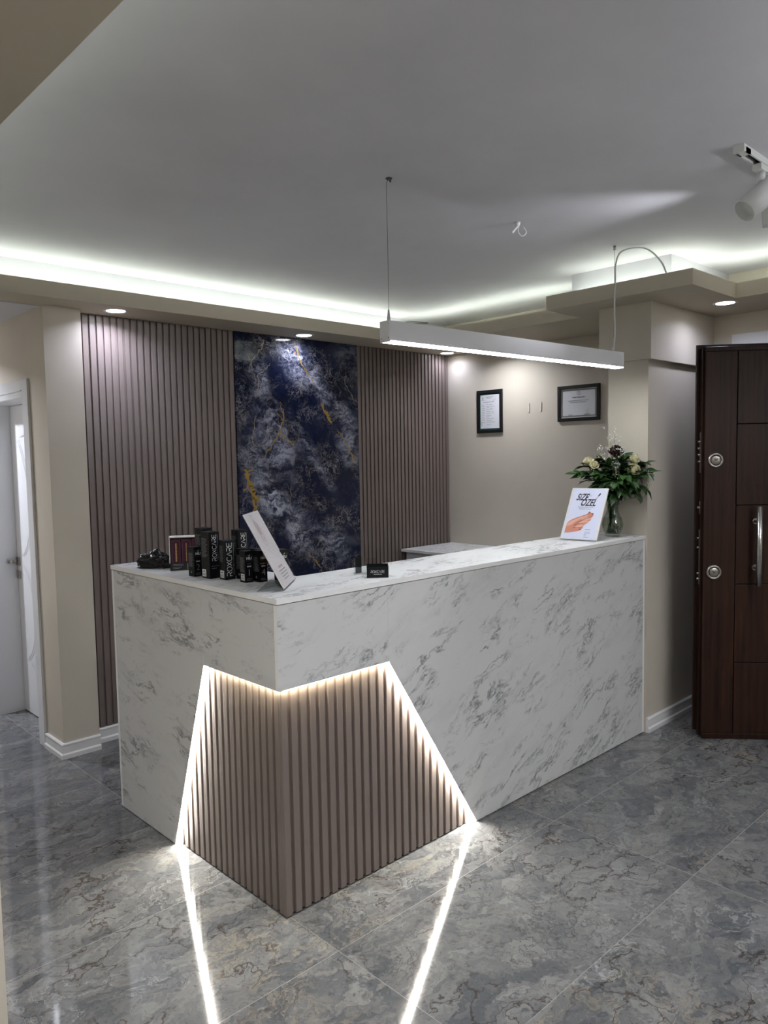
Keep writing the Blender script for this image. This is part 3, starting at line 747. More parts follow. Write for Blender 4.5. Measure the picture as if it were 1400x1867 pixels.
def carton(name, label, cat, x, y, wy, wx, h, rz=0, mat='carton', group='black cosmetic cartons on the desk'):
    """front corner at (x, y); wy = width of the left (-X) face, wx = width of the right (-Y) face"""
    t = thing(name, label, cat, rot=Matrix.Translation((x, y, ZH)) @ Matrix.Rotation(rz, 4, 'Z'), group=group)
    bm = bmesh.new(); box(bm, 0, wx, 0, wy, .0004, h, bev=.0007); link('carton', bm, M[mat], t)
    Tl = frame_mat((-.0002, wy, 0), (0, -1, 0), (0, 0, 1)); Tr = frame_mat((0, -.0002, 0), (1, 0, 0), (0, 0, 1))
    return t, Tl, Tr
def put(name, t, bm, mat): return link(name, bm, M[mat], t)
def paragraph(bm, T, x0, x1, y0, y1, rows, rnd):
    for k in range(rows):
        y = y0+(y1-y0)*k/max(1, rows-1); rect(bm, x0, x1-rnd.random()*(x1-x0)*.35, y-.0009, y+.0009, T, .0005)
def sticker(t, T, x0, x1, y0, y1):
    bm = bmesh.new(); rect(bm, x0, x1, y0, y1, T, .0005); s = put('price_sticker', t, bm, 'label')
    bm = bmesh.new(); w = x1-x0; rnd = random.Random(int(x1*1e5)); x = x0+w*.14
    while x < x1-w*.14:
        b = w*rnd.uniform(.02, .06); rect(bm, x, x+b, y0+(y1-y0)*.12, y0+(y1-y0)*.48, T, .0008); x += b+w*rnd.uniform(.02, .05)
    rect(bm, x0+w*.2, x1-w*.2, y1-(y1-y0)*.36, y1-(y1-y0)*.2, T, .0008)
    put('barcode', s, bm, 'printgrey')

def serum(num, label, x, y, rz, sub=None, subcol='printblue', stick=False, wy=.043, wx=.034):
    t, Tl, Tr = carton('serum_box', label, 'box', x, y, wy, wx, .117, rz)
    rnd = random.Random(ord(num))
    bm = bmesh.new(); text_bm(bm, 'NEU', .0135, Tr @ Matrix.Translation((wx/2, .090, 0)), sx=.85, bold=.0003)
    ribbon(bm, [(wx*.42, .101), (wx*.50, .0985), (wx*.62, .105)], .0012, Tr, .0006)
    put('brand_lettering', t, bm, 'printlight')
    bm = bmesh.new(); text_bm(bm, 'SERUM', .0058, Tr @ Matrix.Translation((wx/2, .060, 0)), bold=.0002); put('product_lettering', t, bm, 'printlight')
    if num in '1234': bm = bmesh.new(); text_bm(bm, num, .034, Tr @ Matrix.Translation((wx/2, .036, 0))); put('numeral', t, bm, 'printgrey' if num in '14' else 'printdim')
    bm = bmesh.new()
    for a in ((.004, .0045, .080, .102), (wx-.0045, wx-.004, .080, .102), (.004, wx-.004, .080, .0805), (.004, wx-.004, .1015, .102)): rect(bm, *a, Tr, .0005)
    put('outline', t, bm, 'printdim'); bm = bmesh.new(); paragraph(bm, Tr, .005, wx-.004, .014, .009, 2, rnd); put('fine_print', t, bm, 'printdim')
    if sub:
        bm = bmesh.new()
        if sub == '-': rect(bm, .007, wx-.007, .068, .071, Tr, .0005)
        else: text_bm(bm, sub, .0062, Tr @ Matrix.Translation((wx/2, .0695, 0)), bold=.0002)
        put('subtitle', t, bm, subcol)
    bm = bmesh.new(); paragraph(bm, Tl, .004, wy-.004, .092, .040, 16, rnd); put('fine_print', t, bm, 'printdim')
    if stick: sticker(t, Tl, .008, wy-.006, .008, .032)
    else:
        bm = bmesh.new(); lathe(bm, [(0, 0), (.005, 0), (.004, .0003), (0, .0003)], 12, Tl @ Matrix.Translation((wy/2, .018, .0004)), close=False); put('emblem', t, bm, 'printdim')
    return t
serum('2', 'slim black serum box numbered 2 beside the display tray', .068, .638, radians(2))
serum('1', 'slim black serum box numbered 1 with a barcode sticker', .118, .357, radians(-3), '-', 'printblue', True, .040, .032)
serum('3', 'slim black serum box numbered 3, partly hidden behind box 1', .152, .432, radians(-2))
serum('4', 'slim black serum box numbered 4 with orange lettering beside the tilted sign', .160, .326, radians(0), 'VITAMIN C', 'printorange')
serum('5', 'slim black serum box directly behind box 4', .186, .378, radians(3))
serum('6', 'slim black serum box mostly hidden behind the tilted sign', .228, .292, radians(-4))

def rox(label, x, y, wy, wx, h, rz, mat='carton', big=True, stick=True, seed=1):
    t, Tl, Tr = carton('hair_care_box', label, 'box', x, y, wy, wx, h, rz, mat)
    rnd = random.Random(seed)
    L = h*(.56 if big else .84); hg = L/ROXW; z0 = h*(.38 if big else .10)
    Tt = Tr @ frame_mat((wx*.5+hg*.45 if big else wx*.40+hg*.5, z0, 0), (0, 1, 0), (-1, 0, 0))      # reads upwards
    bm = bmesh.new(); roxcare(bm, 0, 0, hg, Tt, hg*(.11)); put('brand_lettering', t, bm, 'printlight')
    bm = bmesh.new(); rect(bm, L*.42, L, -hg*.36, -hg*.30, Tt, .0005); put('underline', t, bm, 'printgrey'); bm = bmesh.new(); text_bm(bm, 'LABORATORY', hg*.34, Tt @ Matrix.Translation((L*.20, -hg*.36, 0)))
    put('small_lettering', t, bm, 'printgrey')
    if big: bm = bmesh.new(); paragraph(bm, Tr, .008, wx-.004, h*.27, h*.22, 2, rnd); put('fine_print', t, bm, 'printdim')
    bm = bmesh.new()
    for k in range(7): paragraph(bm, Tl, .005, wy-.012, h*(.86-.06*k), h*(.86-.06*k)-.007, 3, rnd)
    put('fine_print', t, bm, 'printdim')
    if stick: sticker(t, Tl, .006, min(.034, wy-.008), .007, .035)
    return t
rox('tall black box with silver vertical lettering and a barcode, in front of another', .079, .542, .060, .046, .180, radians(0), seed=1)
rox('tall black box half hidden behind the lettered tall box', .105, .632, .055, .046, .188, radians(4), stick=False, seed=2)
rox('mid-height charcoal box with large silver vertical lettering', .104, .470, .045, .043, .150, radians(-2), 'carton_grey', False, seed=3)
rox('tall black box standing back, near the tilted sign', .185, .505, .056, .046, .182, radians(-6), stick=False, seed=4)

# display tray with burgundy cartons
TT = Matrix.Translation((.083, .862, ZH)) @ Matrix.Rotation(radians(-29), 4, 'Z')
tray = thing('display_tray', 'black and white counter display tray holding burgundy boxes', 'display tray', rot=TT)
TW, TDp = .134, .075
bm = bmesh.new(); box(bm, 0, TW, 0, .003, 0, .032); box(bm, 0, .003, .003, TDp, 0, .032); box(bm, TW-.003, TW, .003, TDp, 0, .032); box(bm, .003, TW-.003, .003, TDp, 0, .003)
link('tray', bm, M['black'], tray)
bm = bmesh.new(); box(bm, -.001, TW+.001, TDp, TDp+.003, 0, .139)
prism(bm, [(0.0, .032), (TDp, .032), (TDp, .139), (.030, .139)], 'x', -.002, .0008)
prism(bm, [(0.0, .032), (TDp, .032), (TDp, .139), (.030, .139)], 'x', TW-.0008, TW+.002)
box(bm, -.001, TW+.001, .030, TDp, .1345, .139)
link('header_card', bm, M['label'], tray)
bm = bmesh.new(); Tf = frame_mat((0, -.0003, 0), (1, 0, 0), (0, 0, 1)); rnd = random.Random(9)
paragraph(bm, Tf, .012, .060, .026, .022, 2, rnd); paragraph(bm, Tf, .012, .048, .014, .009, 2, rnd); paragraph(bm, Tf, .080, .125, .026, .022, 2, rnd); paragraph(bm, Tf, .080, .128, .014, .009, 2, rnd); rect(bm, .069, .072, .004, .029, Tf, .0005)
link('print', bm, M['printgrey'], tray)
for k in range(3):
    T = TT @ Matrix.Translation((.0045+.0422*k, .006, .0035)) @ Matrix.Rotation(radians(-9), 4, 'X')
    t = thing('burgundy_box', ['burgundy carton in the display tray nearest the black bag', 'middle burgundy carton of the three in the display tray', 'burgundy carton with a gold square in the display tray'][k], 'box', rot=T, group='burgundy cartons in the display tray')
    bm = bmesh.new(); box(bm, 0, .0405, 0, .040, 0, .126, bev=.0008); link('carton', bm, M['burgundy'], t)
    Tf = frame_mat((0, -.0003, 0), (1, 0, 0), (0, 0, 1))
    if k < 2:
        bm = bmesh.new()
        for a in ((.004, .005, .02, .120), (.0360, .0370, .02, .120), (.004, .037, .119, .120)): rect(bm, *a, Tf, .0005)
        link('outline', bm, M['burgline'], t)
        bm = bmesh.new()
        for (z0, z1) in ((.034, .070), (.074, .082), (.085, .110)):
            z = z0
            while z < z1: rect(bm, .018, .024 if k == 0 else .022, z, z+.0035, Tf, .0005); z += .005
        link('gold_lettering', bm, M['printgold'], t)
    else:
        bm = bmesh.new()
        for i in range(2):
            for j in range(3): rect(bm, .013+i*.008, .0205+i*.008, .060+j*.0125, .0715+j*.0125, Tf, .0005)
        s = link('gold_square', bm, M['printgold'], t)

# crumpled black bag at the end of the desk
bm = bmesh.new(); bmesh.ops.create_icosphere(bm, subdivisions=5, radius=1)
for v in bm.verts:
    n = v.co.normalized(); a = mnoise.fractal(n*2.6+V((3, 1, 7)), .9, 2.1, 6); r = mnoise.noise(n*5.5+V((8, 2, 1)))
    k = 1+.26*a+.14*abs(r)*2-.07
    x, y, z = n*k
    lob = 1+.35*sin(4*n.x+1.0)*max(0, n.z)
    v.co = V((x*.034, y*.082, max(-.30, z)*.034*lob+.024*max(0, z)*(.8+.2*sin(7*n.y+2))))
zmin = min(v.co.z for v in bm.verts)
for v in bm.verts: v.co.z -= zmin
o = link('plastic_bag', bm, M['bag'], None, True); o.matrix_world = Matrix.Translation((.092, 1.005, ZH+.0003)) @ Matrix.Rotation(radians(38), 4, 'Z')
tag(o, 'crumpled glossy black bag on the desk next to the display tray', 'bag')
bm = bmesh.new(); rnd = random.Random(12)

# ------------------------------------------------------------------ tilted acrylic sign
F, R = V((.101, .096, ZH)), V((.286, .273, ZH)); ex = (R-F).normalized(); aw = V((-ex.y, ex.x, 0)); SW, SH = (R-F).length*.93, .296
ey = (V((0, 0, .264))+aw*.138).normalized(); TSg = frame_mat(F+V((0, 0, .0045)), ex, ey)
sg = thing('table_sign', 'tilted clear acrylic sign holder with a pale pink leaflet', 'sign', rot=TSg)
bm = bmesh.new(); box(bm, 0, SW, .002, SH, .0030, .0046); box(bm, 0, SW, .002, SH, -.0028, -.0008); link('acrylic_sheet', bm, M['acryl'], sg)
inv = TSg.inverted()
bm = bmesh.new()
def wbox(pts, t):
    vs = [inv @ V(p) for p in pts]; n = (vs[1]-vs[0]).cross(vs[2]-vs[0]).normalized()*t
    A = [bm.verts.new(v) for v in vs]; B = [bm.verts.new(v+n) for v in vs]
    bm.faces.new(A); bm.faces.new(B[::-1])
    for i in range(4): bm.faces.new((A[i], A[(i+1) % 4], B[(i+1) % 4], B[i]))
b0 = F+V((0, 0, .0007)); b1 = F+ex*SW+V((0, 0, .0007)); back = aw*.095
wbox([b0, b1, b1+back, b0+back], .0018)
up = V((0, 0, .055))+aw*.030
wbox([b0+back, b1+back, b1+up+V((0, 0, .0)), b0+up], .0018)
link('foot', bm, M['acryl'], sg)
bm = bmesh.new(); box(bm, .002, SW-.002, .004, SH-.002, -.0006, .0020); link('leaflet', bm, M['pink'], sg)
I4 = Matrix.Identity(4)
bm = bmesh.new(); hx = SW*.42; HZ0 = .00235
# line drawing of a hand, fingers up
for (a, L, dx) in ((-.16, .050, -.014), (-.02, .056, -.005), (.10, .052, .006), (.24, .042, .016)):
    ribbon(bm, [(hx+dx-.004, .205), (hx+dx-.004+a*L, .205+L), (hx+dx+a*L, .208+L), (hx+dx+.004+a*L, .205+L), (hx+dx+.004, .205)], .0019, I4, HZ0)
ribbon(bm, bez([(hx-.020, .205, 0), (hx-.024, .180, 0), (hx-.012, .165, 0), (hx+.012, .165, 0), (hx+.026, .185, 0), (hx+.020, .205, 0)], 6), .0019, I4, HZ0)
ribbon(bm, bez([(hx+.024, .185, 0), (hx+.040, .205, 0), (hx+.044, .222, 0)], 6), .0019, I4, HZ0)
for k in range(5): ribbon(bm, [(hx-.016+.008*k, .178), (hx-.014+.008*k, .196)], .0019, I4, HZ0)
link('hand_drawing', bm, M['printpink'], sg)
bm = bmesh.new()
for k in range(8): rect(bm, SW*.36+k*.009, SW*.36+.006+k*.009, .072, .080, I4, HZ0)
link('red_lettering', bm, M['printpink'], sg)
bm = bmesh.new(); rnd = random.Random(4)
for k in range(4):
    x = SW*.26+.006*k
    while x < SW*.74-.006*k: L = rnd.uniform(.008, .02); rect(bm, x, x+L, .060-.011*k, .0635-.011*k, I4, HZ0); x += L+.002
link('grey_lettering', bm, M['printgrey'], sg); bm = bmesh.new()
ribbon(bm, [(hx-.028+i*.0035, .283+.0035*sin(i*1.7)) for i in range(12)], .0013, I4, HZ0)
link('script_lettering', bm, M['printgrey'], sg); bm = bmesh.new()
rect(bm, 0.0, .016, .146, .1475, I4, HZ0); link('clip_mark', bm, M['printgrey'], sg); bm = bmesh.new(); rect(bm, SW-.018, SW, .146, .1475, I4, HZ0)
link('clip_mark', bm, M['printgrey'], sg)

# ------------------------------------------------------------------ card holders
ca, cb = V((.485, .096, ZH)), V((.548, .040, ZH)); ex = (cb-ca).normalized(); CW = .082
TC = frame_mat(ca, ex, (-ex.y, ex.x, 0))
cb_ = thing('card_box', 'small black business card box with silver lettering', 'card box', rot=TC)
bm = bmesh.new(); box(bm, 0, CW, 0, .002, 0, .042); box(bm, 0, CW, .030, .032, 0, .050); box(bm, 0, .002, .002, .030, 0, .046); box(bm, CW-.002, CW, .002, .030, 0, .046); box(bm, .002, CW-.002, .002, .030, 0, .002)
link('box', bm, M['carton_grey'], cb_)
Tf = frame_mat((0, -.0003, 0), (1, 0, 0), (0, 0, 1)); hg = .052/ROXW
bm = bmesh.new(); roxcare(bm, .015, .019, hg, Tf, .0011); rect(bm, .026, .057, .0128, .0142, Tf, .0005); link('lettering', bm, M['printlight'], cb_)
bm = bmesh.new(); box(bm, .006, CW-.006, .008, .024, .003, .036); link('card_stack', bm, M['carton'], cb_)
ra = V((.535, .175, ZH)); TR_ = frame_mat(ra, ex, (-ex.y, ex.x, 0))
rk = thing('card_rack', 'clear acrylic card rack with a few dark cards behind the black card box', 'card holder', rot=TR_)
bm = bmesh.new(); box(bm, -.035, .055, 0, .0015, .0005, .030); box(bm, -.035, .055, .040, .0415, .0005, .058); box(bm, -.035, .055, .0015, .040, .0005, .002)
box(bm, -.035, -.0335, .0, .0415, .0005, .045); box(bm, .0535, .055, .0, .0415, .0005, .045); link('acrylic_body', bm, M['acryl'], rk)
for k, (yy, zz) in enumerate(((.010, .066), (.018, .060), (.026, .070))):
    c = bx('card', M['carton_grey'], rk, -.028+.004*k, -.016+.006*k, yy, yy+.0008, .003, zz)

# ------------------------------------------------------------------ poster in a white frame
F, R = V((2.015, .251, ZH)), V((2.039, .048, ZH)); ex = (R-F).normalized(); aw = V((-ex.y, ex.x, 0)); PW = (R-F).length; PH = .302
ey = (V((0, 0, .260))+aw*.152).normalized(); TPo = frame_mat(F+V((0, 0, .006)), ex, ey)
po = thing('poster_frame', 'white framed nail care poster leaning on the desk by the flowers', 'poster', rot=TPo)
bm = bmesh.new(); box(bm, 0, PW, 0, PH, -.004, .004, bev=.0012); link('frame', bm, M['paper'], po)
bm = bmesh.new(); box(bm, .004, PW-.004, .003, PH-.003, -.0085, -.0042); link('backing', bm, M['black'], po)
bm = bmesh.new(); rect(bm, .017, PW-.017, .004, PH-.004, I4, .0043); link('sheet', bm, M['posterpaper'], po)
inv = TPo.inverted(); bm = bmesh.new(); mid = F+ex*PW*.62
tube(bm, [inv @ (mid+aw*.085+V((0, 0, .155))), inv @ (mid+aw*.185+V((0, 0, .003)))], .003, 8); link('easel_leg', bm, M['black'], po)
# lettering
hz = .0047
bm = bmesh.new(); sl = Matrix(((.62, .26, 0, 0), (0, 1, 0, 0), (0, 0, 1, 0), (0, 0, 0, 1)))
text_bm(bm, 'SiZE', .056, Matrix.Translation((.073, .245, 0)) @ sl, h=hz, bold=.0016)
text_bm(bm, 'ÖZEL', .056, Matrix.Translation((.114, .213, 0)) @ sl, h=hz, bold=.0016)
for k in range(3): rect(bm, .106+.006*k, .1095+.006*k, .253, .2565, I4, hz)
link('title_lettering', bm, M['printdark'], po)
bm = bmesh.new(); ribbon(bm, bez([(.138, .232, 0), (.146, .236, 0), (.154, .244, 0), (.160, .257, 0)], 5), [.002]*3+[.003]*13, I4, hz); link('polish_stroke', bm, M['skin3'], po)
bm = bmesh.new(); ribbon(bm, [(.159, .2555), (.168, .270)], .0085, I4, hz+.0002); link('brush_print', bm, M['printdark'], po); bm = bmesh.new(); text_bm(bm, 'TIRNAKLARINIZ SANAT', .0085, Matrix.Translation((.104, .187, 0)), h=hz); text_bm(bm, 'ESERİNİZ OLSUN', .0085, Matrix.Translation((.100, .176, 0)), h=hz)
link('dark_print', bm, M['printdark'], po)
bm = bmesh.new(); rnd = random.Random(2); rect(bm, .128, .158, .056, .059, I4, hz)
for k in range(5): rect(bm, .128, .140+rnd.random()*.02, .042-.0075*k, .044-.0075*k, I4, hz)
link('fine_print', bm, M['printgrey'], po)
# photographed hand: wrist lower left, fingers pinched at upper right
def blob(pts, mat, name, hh):
    bm = bmesh.new(); C2 = bez([(p[0], p[1], 0) for p in pts]+[(pts[0][0], pts[0][1], 0)], 6)[:-1]; poly(bm, [(p.x, p.y) for p in C2], I4, hh)
    bmesh.ops.triangulate(bm, faces=bm.faces[:]); link(name, bm, M[mat], po)
blob([(.0175, .035), (.018, .070), (.024, .098), (.050, .118), (.085, .133), (.115, .146), (.130, .158), (.140, .156), (.152, .150), (.156, .140), (.150, .128), (.146, .112), (.132, .098), (.118, .082), (.112, .064), (.098, .050), (.070, .042), (.040, .036)], 'skin1', 'printed_hand', .0050)
blob([(.020, .072), (.028, .094), (.055, .112), (.090, .128), (.118, .143), (.126, .138), (.100, .122), (.070, .104), (.044, .082)], 'skin2', 'printed_hand_highlight', .0053)
blob([(.096, .118), (.120, .128), (.146, .130), (.148, .120), (.128, .112), (.104, .108)], 'skin2', 'printed_finger', .0053)
blob([(.088, .098), (.110, .106), (.138, .108), (.136, .097), (.116, .090), (.094, .088)], 'skin2', 'printed_finger', .0053)
blob([(.070, .074), (.094, .084), (.116, .082), (.112, .070), (.094, .066), (.076, .064)], 'skin2', 'printed_finger', .0053)
bm = bmesh.new()
ribbon(bm, bez([(.062, .080, 0), (.084, .100, 0), (.100, .110, 0), (.128, .124, 0), (.150, .133, 0)], 5), .0030, I4, .0055)
ribbon(bm, bez([(.058, .072, 0), (.082, .086, 0), (.108, .092, 0), (.134, .097, 0)], 5), .0026, I4, .0055)
ribbon(bm, bez([(.055, .062, 0), (.074, .068, 0), (.096, .068, 0), (.112, .072, 0)], 5), .0024, I4, .0055)
ribbon(bm, bez([(.095, .132, 0), (.118, .144, 0), (.132, .154, 0)], 5), .0022, I4, .0055)
for (cx, cy) in ((.150, .149), (.131, .157), (.100, .057)):
    poly(bm, [(cx+.0055*cos(a*pi/6), cy+.004*sin(a*pi/6)) for a in range(12)], I4, .0056)
link('printed_shade', bm, M['skin3'], po)

# ------------------------------------------------------------------ vase and flowers
VX, VY = 2.335, .128; zb = ZH
vs = thing('glass_vase', 'clear glass vase holding the bouquet beside the poster', 'vase', (VX, VY, zb))
def vr(z):
    k = [(0, .036), (.012, .042), (.04, .055), (.065, .058), (.095, .052), (.125, .037), (.148, .031), (.175, .034), (.205, .046), (.215, .050)]
    for (a, ra), (b, rb) in zip(k, k[1:]):
        if a <= z <= b: t = (z-a)/(b-a); t = t*t*(3-2*t)*.5+t*.5; return ra+(rb-ra)*t
    return k[-1][1]
zs = [.215*i/30 for i in range(31)]
bm = bmesh.new(); lathe(bm, [(0, .0005)]+[(vr(z), max(z, .0005)) for z in zs]+[(vr(z)-.0028, z) for z in zs[::-1] if z > .014]+[(0, .014)], 40, close=False); link('glass', bm, M['glass'], vs, True)
zw = [.0145+.088*i/14 for i in range(15)]
bm = bmesh.new(); lathe(bm, [(0, .0145)]+[(vr(z)-.0031, z) for z in zw]+[(0, zw[-1])], 32, close=False); link('water', bm, M['water'], vs, True)

cr = V((.7232, -.6904, 0)); cf = V((.6878, .7223, 0))                 # across the bouquet / into the corner
def bp(dx, dz, dd=0.0):
    """point of the bouquet: dx sideways, dz above the desk, dd away from the room"""
    return V((VX, VY, zb))+cr*dx+cf*dd+V((0, 0, dz))
def ok(p):                                                            # keep clear of pillar, beam and poster
    if p.x > 2.445 and p.y > -.03: return False
    if p.y > .225 and p.x > 2.445: return False
    return p.z > zb+.12
mouth = V((VX, VY, zb+.150))

def rose(label, dx, dz, dd, r, mat, tilt, seed):
    p = bp(dx, dz, dd); t = thing('rose', label, 'rose', tuple(p), group='roses in the vase')
    rnd = random.Random(seed); d = (p-mouth).normalized(); d = (d*.3+V(tilt)*1.2).normalized()
    Q = d.to_track_quat('Z', 'Y').to_matrix().to_4x4()
    bm = bmesh.new()
    for lay, (n, rr, hh, curl) in enumerate(((3, .26, 1.00, -.10), (4, .42, .94, -.02), (5, .60, .80, .08), (6, .78, .55, .20), (6, .95, .22, .34))):
        for k in range(n):
            a0 = 2*pi*k/n+lay*.7+rnd.uniform(-.15, .15); half = pi/n*1.35
            rows = []
            for i in range(6):
                v = i/5; row = []
                for j in range(6):
                    u = j/5*2-1
                    wv = half*u*(.55+.45*sin(pi*min(1, v*.8+.15)))
                    rad = r*(rr*(.35+.65*sin(min(1, v*1.15)*pi/2))+curl*max(0, v-.55)*1.6+.05*u*u*(1 if lay > 2 else 0)+rnd.uniform(-.015, .015))
                    z = r*(-.75+(hh+.75)*v-.16*abs(u)**2.2*v-(.30*max(0, v-.75) if lay > 2 else 0)+rnd.uniform(-.02, .02))
                    row.append(bm.verts.new((rad*cos(a0+wv), rad*sin(a0+wv), z)))
                rows.append(row)
            for A, B in zip(rows, rows[1:]):
                for j in range(5): bm.faces.new((A[j], A[j+1], B[j+1], B[j])).smooth = True
    bmesh.ops.transform(bm, matrix=Q, verts=bm.verts[:]); o = link('bloom', bm, M[mat], t, True)
    bm = bmesh.new()
    e = mouth+V((rnd.uniform(-.018, .018), rnd.uniform(-.018, .018), 0)); e2 = V((VX-(e.x-VX)*1.1+rnd.uniform(-.012, .012), VY-(e.y-VY)*1.1+rnd.uniform(-.012, .012), zb+.022))
    q = p-d*r*.7
    tube(bm, [w-p for w in bez([q, q-d*.05+V((0, 0, -.01)), e, e2], 6)], .0034, 6); link('stem', bm, M['stem'], t)
    bm = bmesh.new(); lathe(bm, [(.004, -r*1.0), (r*.45, -r*.72), (r*.55, -r*.45)], 10, Q, close=False); link('calyx', bm, M['leaf2'], t)
fr = (-.45, -.45, .35)
rose('outermost cream rose above the poster', -.138, .410, -.02, .026, 'cream', (-.5, -.1, .6), 1)
rose('smaller cream rose touching a dark red rose, above the poster', -.113, .392, -.05, .022, 'cream', fr, 2)
rose('upper cream rose on the pillar side of the bouquet', .105, .418, -.03, .028, 'cream', (-.2, -.5, .7), 3)
rose('large lower cream rose on the pillar side of the bouquet', .093, .365, -.075, .031, 'cream', fr, 4)
rose('dark red rose next to the two cream roses above the poster', -.081, .398, -.03, .029, 'wine', fr, 5)
rose('dark red rose at the top of the bouquet', .018, .462, .0, .036, 'wine', (-.2, -.2, .8), 6)
rose('dark red rose among leaves at the pillar edge', .150, .385, -.02, .024, 'wine', (.3, -.6, .3), 7)

def leaf_into(bm, base, d, up, L, W, bend):
    d = d.normalized(); s = d.cross(up).normalized(); n = s.cross(d)
    prev = None; N = 7
    for i in range(N+1):
        t = i/N; w = W*sin(pi*t**.8)*(1-.25*t)+.0004
        c = base+d*(L*t)-n*(bend*L*t*t)
        row = (bm.verts.new(c+s*w+n*w*.35), bm.verts.new(c), bm.verts.new(c-s*w+n*w*.35))
        if prev:
            bm.faces.new((prev[0], prev[1], row[1], row[0])).smooth = True; bm.faces.new((prev[1], prev[2], row[2], row[1])).smooth = True
        prev = row

def branch(i, dx, dz, dd, droop, mat, label):
    rnd = random.Random(100+i); tip = bp(dx, dz, dd); t = thing('leafy_branch', label, 'foliage', tuple(mouth), group='leafy green branches in the vase')
    e = mouth+V((rnd.uniform(-.02, .02), rnd.uniform(-.02, .02), 0)); e2 = V((VX-(e.x-VX)*1.2+rnd.uniform(-.02, .02), VY-(e.y-VY)*1.2+rnd.uniform(-.02, .02), zb+.020))
    m1 = e+V((0, 0, .06))+(tip-e)*.30+V((0, 0, .03))
    C_ = bez([e2, e, m1, (m1+tip)/2+V((0, 0, .025-droop*.01)), tip], 7)
    bm = bmesh.new(); tube(bm, [w-mouth for w in C_], .0028, 6); link('stem', bm, M['stem'], t)
    bm = bmesh.new(); n = len(C_); cnt = 0
    for k in range(11, n, 2):
        d = (C_[min(k+1, n-1)]-C_[k-1]).normalized()
        for sgn in ((-1, 1) if k < n-2 else (0,)):
            side = d.cross(V((0, 0, 1))).normalized()
            ld = (d*.75+side*sgn*rnd.uniform(.6, 1.0)+V((rnd.uniform(-.2, .2), rnd.uniform(-.2, .2), rnd.uniform(-.45, .45)-droop*.25))).normalized()
            L_ = rnd.uniform(.052, .080); base = C_[k]
            if not (ok(base+ld*L_*1.05) and ok(base)): continue
            if (base+ld*L_).x < 2.20 and (base+ld*L_).z < 1.42 and (base+ld*L_).y > 0: continue
            upv = (V((0, 0, 1))+V((-.35, -.35, 0))+V((rnd.uniform(-.4, .4), rnd.uniform(-.4, .4), 0))).normalized()
            leaf_into(bm, base-mouth, ld, upv, L_, L_*rnd.uniform(.24, .32), rnd.uniform(.0, .30)); cnt += 1
    if cnt: link('leaves', bm, M[mat], t, True)
    else: bm.free()
specs = [(-.215, .345, -.02, .3), (-.19, .300, -.04, .7), (-.165, .385, .00, .0), (-.15, .265, -.06, 1.0), (-.105, .240, -.07, 1.2), (-.09, .345, -.06, .2), (-.06, .420, .0, .0), (-.03, .300, -.10, .9),
         (.02, .260, -.11, 1.2), (.04, .330, -.10, .5), (.02, .400, -.03, .0), (.07, .420, .0, .0), (.09, .275, -.10, 1.0), (.13, .320, -.09, .5), (.17, .395, -.05, .0), (.205, .345, -.05, .3), (.165, .255, -.08, 1.2), (.12, .225, -.07, 1.4), (-.02, .235, -.08, 1.4), (-.02, .37, -.05, .1), (.06, .37, -.06, .1), (-.13, .33, -.05, .4), (-.04, .39, -.06, .0), (.03, .415, -.05, .0), (.00, .30, -.12, .6), (-.07, .28, -.10, .8), (.13, .37, -.06, .0), (.06, .30, -.12, .8), (-.17, .335, -.03, .2)]
for i, (dx, dz, dd, dr) in enumerate(specs):
    branch(i, dx, dz, dd, dr, 'leaf' if i % 3 else 'leaf2', 'dark green leafy branch in the glass vase')

def breath(label, dx, dz, dd, spread, n, seed):
    rnd = random.Random(seed); top = bp(dx, dz, dd); t = thing('gypsophila_sprig', label, 'flower', tuple(mouth), group='white filler sprigs in the vase')
    bm = bmesh.new(); bb = bmesh.new(); root = top-V((0, 0, .10))+(mouth-top)*.15
    tube(bm, [w-mouth for w in bez([mouth, (mouth+root)/2+V((0, 0, .02)), root], 5)], .0014, 5)
    for k in range(n):
        q = root+(top-root)*rnd.uniform(.45, 1.1)+V((rnd.uniform(-1, 1), rnd.uniform(-1, 1), rnd.uniform(-.6, .6)))*spread
        if not ok(q): continue
        m_ = root+(q-root)*.5+V((rnd.uniform(-.006, .006), rnd.uniform(-.006, .006), .006))
        tube(bm, [root-mouth, m_-mouth, q-mouth], .0005, 4, False)
        for c in range(3):
            w = q+V((rnd.uniform(-1, 1), rnd.uniform(-1, 1), rnd.uniform(-1, 1)))*.007
            bmesh.ops.create_icosphere(bb, subdivisions=1, radius=rnd.uniform(.0022, .0034), matrix=Matrix.Translation(w-mouth))
    link('twigs', bm, M['twig'], t); link('blossoms', bb, M['breath'], t)
breath('airy white filler sprig sticking out above the top of the bouquet', -.005, .565, .0, .042, 26, 1)
breath('airy white filler sprig above the lone dark red rose near the cream pair', -.062, .475, -.01, .030, 22, 2)
breath('white filler sprig in front of the dark red rose on top', .022, .475, -.055, .022, 20, 3)
breath('white filler sprig in the middle of the leaves', -.005, .395, -.075, .022, 22, 4)
breath('white filler sprig at the upper right behind the cream rose', .065, .455, .0, .026, 16, 5)
breath('low white filler sprig beneath the leaves next to the pillar edge', .185, .345, -.07, .020, 12, 6)

